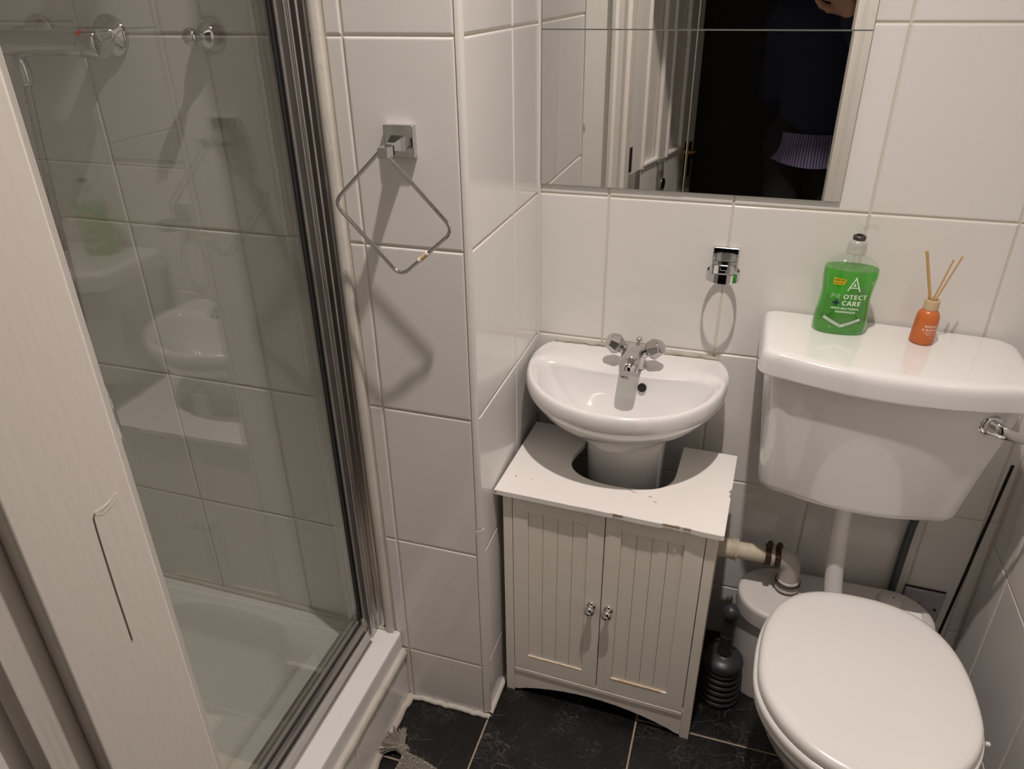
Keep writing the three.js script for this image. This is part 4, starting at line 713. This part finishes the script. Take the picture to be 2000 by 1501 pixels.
// ---------------------------------------------------------------- bath mat: one knotted corner with a tassel reaches into view
{
  const m = thing('bath_mat', 'cream cotton bath mat with knotted corner and fringed tassel', 'bath mat', [0, 0, 0]);
  const knot = V(-0.150, 0.013, 0.5715);
  // looped pile: rows of little loops over a cloth slab
  const sh = new THREE.Shape(); const P = [[-0.147, 0.576], [-0.135, 0.576], [-0.092, 0.584], [-0.06, 0.594], [0.30, 0.66], [0.24, 1.1], [-0.13, 1.06], [-0.152, 0.66], [-0.146, 0.60]];
  sh.moveTo(P[0][0], -P[0][1]); P.slice(1).forEach(p => sh.lineTo(p[0], -p[1])); sh.closePath();
  part('cloth', new THREE.ExtrudeGeometry(sh, { depth: 0.007, bevelEnabled: true, bevelThickness: 0.002, bevelSize: 0.002, bevelSegments: 2 }).rotateX(-Math.PI / 2).translate(0, 0.002, 0), M.mat, m);
  const inside = (x, z) => { let c = false; for (let i = 0, j = P.length - 1; i < P.length; j = i++) if ((P[i][1] > z) !== (P[j][1] > z) && x < (P[j][0] - P[i][0]) * (z - P[i][1]) / (P[j][1] - P[i][1]) + P[i][0]) c = !c; return c; };
  const loopG = new THREE.TorusGeometry(0.0028, 0.0012, 5, 8), loops = [];
  for (let x = -0.15; x < 0.06; x += 0.0036) for (let z = 0.57; z < 0.70; z += 0.0034) { const a = x + rr(-0.001, 0.001), b = z + rr(-0.001, 0.001); if (inside(a, b)) loops.push(loopG.clone().rotateY(rr(0, 3.1)).rotateX(rr(-0.5, 0.5)).translate(a, 0.0108 + rr(-0.001, 0.0015), b)); }
  part('pile', merge(loops), M.mat, m).userData.kind = 'stuff';
  part('knot', merge([new THREE.SphereGeometry(0.011, 18, 14).scale(0.9, 0.9, 1.2).translate(knot.x, 0.012, knot.z), new THREE.TorusGeometry(0.0095, 0.0042, 10, 24).rotateY(0.7).translate(knot.x - 0.004, 0.012, knot.z - 0.001), new THREE.TorusGeometry(0.0085, 0.004, 10, 24).rotateY(0.9).translate(knot.x + 0.004, 0.012, knot.z + 0.003)]), M.mat, m);
  const st = [];
  for (let k = 0; k < 110; k++) {
    const a = rr(-1, 1), ang = Math.PI + 0.35 - a * 0.95 - (a > 0.45 ? -0.1 : 0), len = rr(0.046, 0.074) * (1 - 0.18 * Math.abs(a)), y0 = 0.012 + rr(-0.006, 0.006), y1 = rr(0.003, 0.016);
    const dx = Math.cos(ang), dz = Math.sin(ang) * -1 * -1, s = [];
    for (let i = 0; i <= 6; i++) { const t = i / 6; s.push([knot.x + dx * len * t + rr(-0.0012, 0.0012) * t, y0 + (y1 - y0) * t + 0.008 * Math.sin(Math.PI * t), knot.z + dz * len * t + rr(-0.0012, 0.0012) * t]); }
    st.push(tube(s, 0.0014, 14, 5));
  }
  part('tassel', merge(st), M.mat, m).userData.kind = 'stuff';
}

// ---------------------------------------------------------------- the person taking the picture, seen only in the mirror
function field(bones, min, max, cell, k = 0.02) {   // smooth union of tapered capsules, meshed
  const c = min.clone().add(max).multiplyScalar(0.5), half = Math.max(max.x - min.x, max.y - min.y, max.z - min.z) / 2, res = Math.ceil(2 * half / cell) + 4;
  const mc = new MarchingCubes(res, new THREE.MeshBasicMaterial(), false, false, 400000); mc.isolation = 0;
  const h = res / 2, p = new THREE.Vector3(), ab = new THREE.Vector3(), ap = new THREE.Vector3();
  const B = bones.map(([a, b, r0, r1, s]) => ({ a: V(...a), d: V(...b).sub(V(...a)), r0, r1, s: s || 1 }));
  for (let z = 0; z < res; z++) for (let y = 0; y < res; y++) for (let x = 0; x < res; x++) {
    p.set((x - h) / h * half * 1.03 + c.x, (y - h) / h * half * 1.03 + c.y, (z - h) / h * half * 1.03 + c.z);
    let sum = 0;
    for (const o of B) { ap.subVectors(p, o.a); const t = Math.max(0, Math.min(1, ap.dot(o.d) / (o.d.lengthSq() + 1e-9))); ap.addScaledVector(o.d, -t); ap.z *= o.s; const d = ap.length() - (o.r0 + (o.r1 - o.r0) * t); if (d < 5 * k + 0.05) sum += Math.exp(-d / k); }
    mc.field[x + y * res + z * res * res] = sum > 0 ? k * Math.log(sum) : -1;
  }
  mc.update();
  const n = mc.count, g = new THREE.BufferGeometry(), P = mc.positionArray.slice(0, n * 3), Nn = mc.normalArray.slice(0, n * 3);
  for (let i = 0; i < n; i++) { P[3 * i] = P[3 * i] * half * 1.03 + c.x; P[3 * i + 1] = P[3 * i + 1] * half * 1.03 + c.y; P[3 * i + 2] = P[3 * i + 2] * half * 1.03 + c.z; }
  g.setAttribute('position', new THREE.Float32BufferAttribute(P, 3)); g.setAttribute('normal', new THREE.Float32BufferAttribute(Nn, 3));
  const q = mergeVertices(g, 1e-5); q.computeVertexNormals(); return q;
}
function hand(wr, along, palmN, curl, side) {   // five separate fingers on a palm; along = finger direction, palmN = palm normal
  const A = V(...along).normalize(), Nn = V(...palmN).normalize(), S = A.clone().cross(Nn).multiplyScalar(side), W = V(...wr), at = (a, s, n) => W.clone().addScaledVector(A, a).addScaledVector(S, s).addScaledVector(Nn, n);
  const b = [], seg = (p, q, r0, r1) => b.push([p.toArray(), q.toArray(), r0, r1]);
  for (const s of [-0.026, -0.009, 0.009, 0.026]) seg(at(0.012, s * 0.7, 0), at(0.082, s, 0), 0.014, 0.0125);
  [[-0.030, 0.060], [-0.0105, 0.074], [0.0105, 0.080], [0.031, 0.070]].forEach(([s, l], i) => { let p = at(0.086, s, 0), ang = 0; for (const [f, r0, r1] of [[0.46, 0.0092, 0.0085], [0.30, 0.0085, 0.008], [0.24, 0.008, 0.007]]) { ang += curl * (0.7 + 0.1 * i); const q = p.clone().addScaledVector(A, Math.cos(ang) * l * f).addScaledVector(Nn, Math.sin(ang) * l * f); seg(p, q, r0, r1); p = q; } });
  let p = at(0.024, 0.028, 0.004); for (const [a, s, n, r0, r1] of [[0.052, 0.052, 0.014, 0.0135, 0.0115], [0.078, 0.062, 0.024, 0.0112, 0.0098], [0.100, 0.062, 0.032, 0.0095, 0.008]]) { const q = at(a, s, n); seg(p, q, r0, r1); p = q; }
  return b;
}
{
  const o = thing('person', 'person in navy jumper over striped shirt, in the dark doorway of the mirror reflection', 'person');
  const X = 0.635, Z = 1.93;
  const sh = s => [X + s * 0.175, 1.39, Z], hipJ = s => [X + s * 0.085, 0.90, Z + 0.01];
  const elR = [X + 0.20, 1.17, Z - 0.13], wrR = [0.672, 1.425, 1.612], elL = [X - 0.185, 1.13, Z + 0.12], wrL = [X - 0.07, 0.98, Z + 0.20];
  const head = [X - 0.02, 1.60, Z - 0.035];
  const torso = g => [[[X, 0.97, Z], [X, 1.16, Z], 0.125 + g, 0.135 + g, 1.35], [[X, 1.16, Z], [X, 1.34, Z], 0.14 + g, 0.125 + g, 1.45], [[X - 0.12, 1.37, Z], [X + 0.12, 1.37, Z], 0.07 + g, 0.07 + g]];
  const arms = g => [[sh(1), elR, 0.055 + g, 0.043 + g], [elR, wrR, 0.042 + g, 0.028 + g], [sh(-1), elL, 0.055 + g, 0.043 + g], [elL, wrL, 0.042 + g, 0.028 + g]];
  const legs = g => [-1, 1].flatMap(s => [[hipJ(s), [X + s * 0.095, 0.50, Z - 0.005], 0.092 + g, 0.06 + g], [[X + s * 0.095, 0.50, Z - 0.005], [X + s * 0.10, 0.09, Z + 0.02], 0.058 + g, 0.04 + g]]).concat([[[X - 0.06, 0.94, Z], [X + 0.06, 0.94, Z], 0.12 + g, 0.12 + g, 1.25]]);
  // body: trunk, limbs and neck; head and both hands meshed finer and merged in
  const body = field([...torso(0), ...arms(0), ...legs(0), [[X, 1.38, Z], [head[0], 1.52, Z - 0.02], 0.058, 0.055]], V(X - 0.4, 0, Z - 0.45), V(X + 0.4, 1.6, Z + 0.30), 0.016, 0.018);
  const hx = head[0], hy = head[1], hz = head[2];
  const hd = field([[[hx, hy + 0.045, hz + 0.02], [hx, hy + 0.04, hz], 0.088, 0.085], [[hx, hy - 0.03, hz - 0.035], [hx, hy - 0.075, hz - 0.045], 0.056, 0.036], [[hx, hy, hz - 0.085], [hx, hy - 0.028, hz - 0.108], 0.011, 0.015], [[hx - 0.022, hy - 0.055, hz - 0.082], [hx + 0.022, hy - 0.055, hz - 0.082], 0.009, 0.009], [[hx - 0.035, hy + 0.022, hz - 0.076], [hx + 0.035, hy + 0.022, hz - 0.076], 0.014, 0.014], [[hx - 0.086, hy + 0.012, hz + 0.012], [hx - 0.09, hy - 0.022, hz + 0.008], 0.016, 0.011], [[hx + 0.086, hy + 0.012, hz + 0.012], [hx + 0.09, hy - 0.022, hz + 0.008], 0.016, 0.011], [[hx, hy - 0.03, hz + 0.02], [hx, hy - 0.12, hz + 0.015], 0.058, 0.055]], V(hx - 0.13, hy - 0.16, hz - 0.14), V(hx + 0.13, hy + 0.15, hz + 0.14), 0.0055, 0.009);
  const hR = field([...hand(wrR, [-0.62, 0.70, -0.2], [-0.35, -0.1, -0.93], 0.55, 1), [elR, wrR, 0.042, 0.028]].map(b => b), V(0.53, 1.37, 1.50), V(0.75, 1.59, 1.72), 0.0036, 0.0035);
  const hL = field([...hand(wrL, [0.75, -0.6, 0.1], [0.1, 0.2, -1], 0.3, -1)], V(X - 0.12, 0.80, Z + 0.10), V(X + 0.11, 1.03, Z + 0.33), 0.0036, 0.0035);
  const bd = part('body', merge([body, hd, hR, hL]), M.skin, o);
  for (const s of [-1, 1]) { part('eye', new THREE.SphereGeometry(0.0115, 16, 12).translate(hx + s * 0.031, hy + 0.002, hz - 0.080), M.whitePlastic, o); part('iris', new THREE.SphereGeometry(0.006, 12, 10).translate(hx + s * 0.031, hy + 0.001, hz - 0.087), M.black, o); }
  part('hair', field([[[hx, hy + 0.062, hz + 0.035], [hx, hy + 0.055, hz + 0.03], 0.094, 0.092], [[hx - 0.05, hy + 0.105, hz - 0.055], [hx + 0.05, hy + 0.105, hz - 0.055], 0.022, 0.022], [[hx, hy, hz + 0.075], [hx, hy - 0.06, hz + 0.065], 0.05, 0.04]], V(hx - 0.13, hy - 0.12, hz - 0.1), V(hx + 0.13, hy + 0.18, hz + 0.16), 0.008, 0.012), M.hair, o);
  part('jumper', field([...torso(0.02), ...arms(0.016).map((b, i) => (i % 2 ? [b[0], V(...b[0]).lerp(V(...b[1]), 0.90).toArray(), b[2], b[3] + 0.004] : b))], V(X - 0.4, 0.82, Z - 0.45), V(X + 0.4, 1.5, Z + 0.30), 0.014, 0.018), M.navy, o);
  const rn = 72, rings = []; for (const [y, g] of [[0.985, 0.150], [0.95, 0.157], [0.90, 0.163], [0.868, 0.167]]) rings.push(Array.from({ length: rn }, (_, i) => { const a = 2 * Math.PI * i / rn; return [X + (g + 0.012) * 1.03 * Math.cos(a), y + (y < 0.93 ? 0.012 * Math.cos(2 * a) : 0), Z + (g - 0.015) * Math.sin(a) + 0.002 * Math.sin(9 * a)]; }));
  const sg = flip(loft(rings)); part('shirt_hem', sg, M.shirt, o, 'lilac striped shirt hem');
  part('trousers', field(legs(0.012), V(X - 0.3, 0.04, Z - 0.25), V(X + 0.3, 1.05, Z + 0.25), 0.015, 0.016), M.trouser, o);
  for (const s of [-1, 1]) part('shoe', field([[[X + s * 0.10, 0.045, Z + 0.05], [X + s * 0.105, 0.042, Z - 0.15], 0.042, 0.036], [[X + s * 0.10, 0.06, Z + 0.035], [X + s * 0.10, 0.10, Z + 0.025], 0.045, 0.042]], V(X + s * 0.10 - 0.09, -0.01, Z - 0.22), V(X + s * 0.10 + 0.09, 0.16, Z + 0.12), 0.009, 0.012), M.black, o);
}
{
  const p = thing('smartphone', 'dark smartphone held up by the person in the doorway', 'phone', [0.50, 1.533, 1.5465]); p.rotation.set(0.0, 0.0, 0);
  part('case', box(0.158, 0.075, 0.008, 0, 0, 0, 0.004, 3), M.black, p);
  part('screen', box(0.15, 0.069, 0.001, 0, 0, 0.0041), std({ color: lin(0.02, 0.02, 0.02), roughness: 0.1 }), p);
  part('camera_bar', box(0.022, 0.07, 0.0025, -0.045, 0, -0.0048, 0.001), M.darkMetal, p);
}

renderer.render(scene, camera);
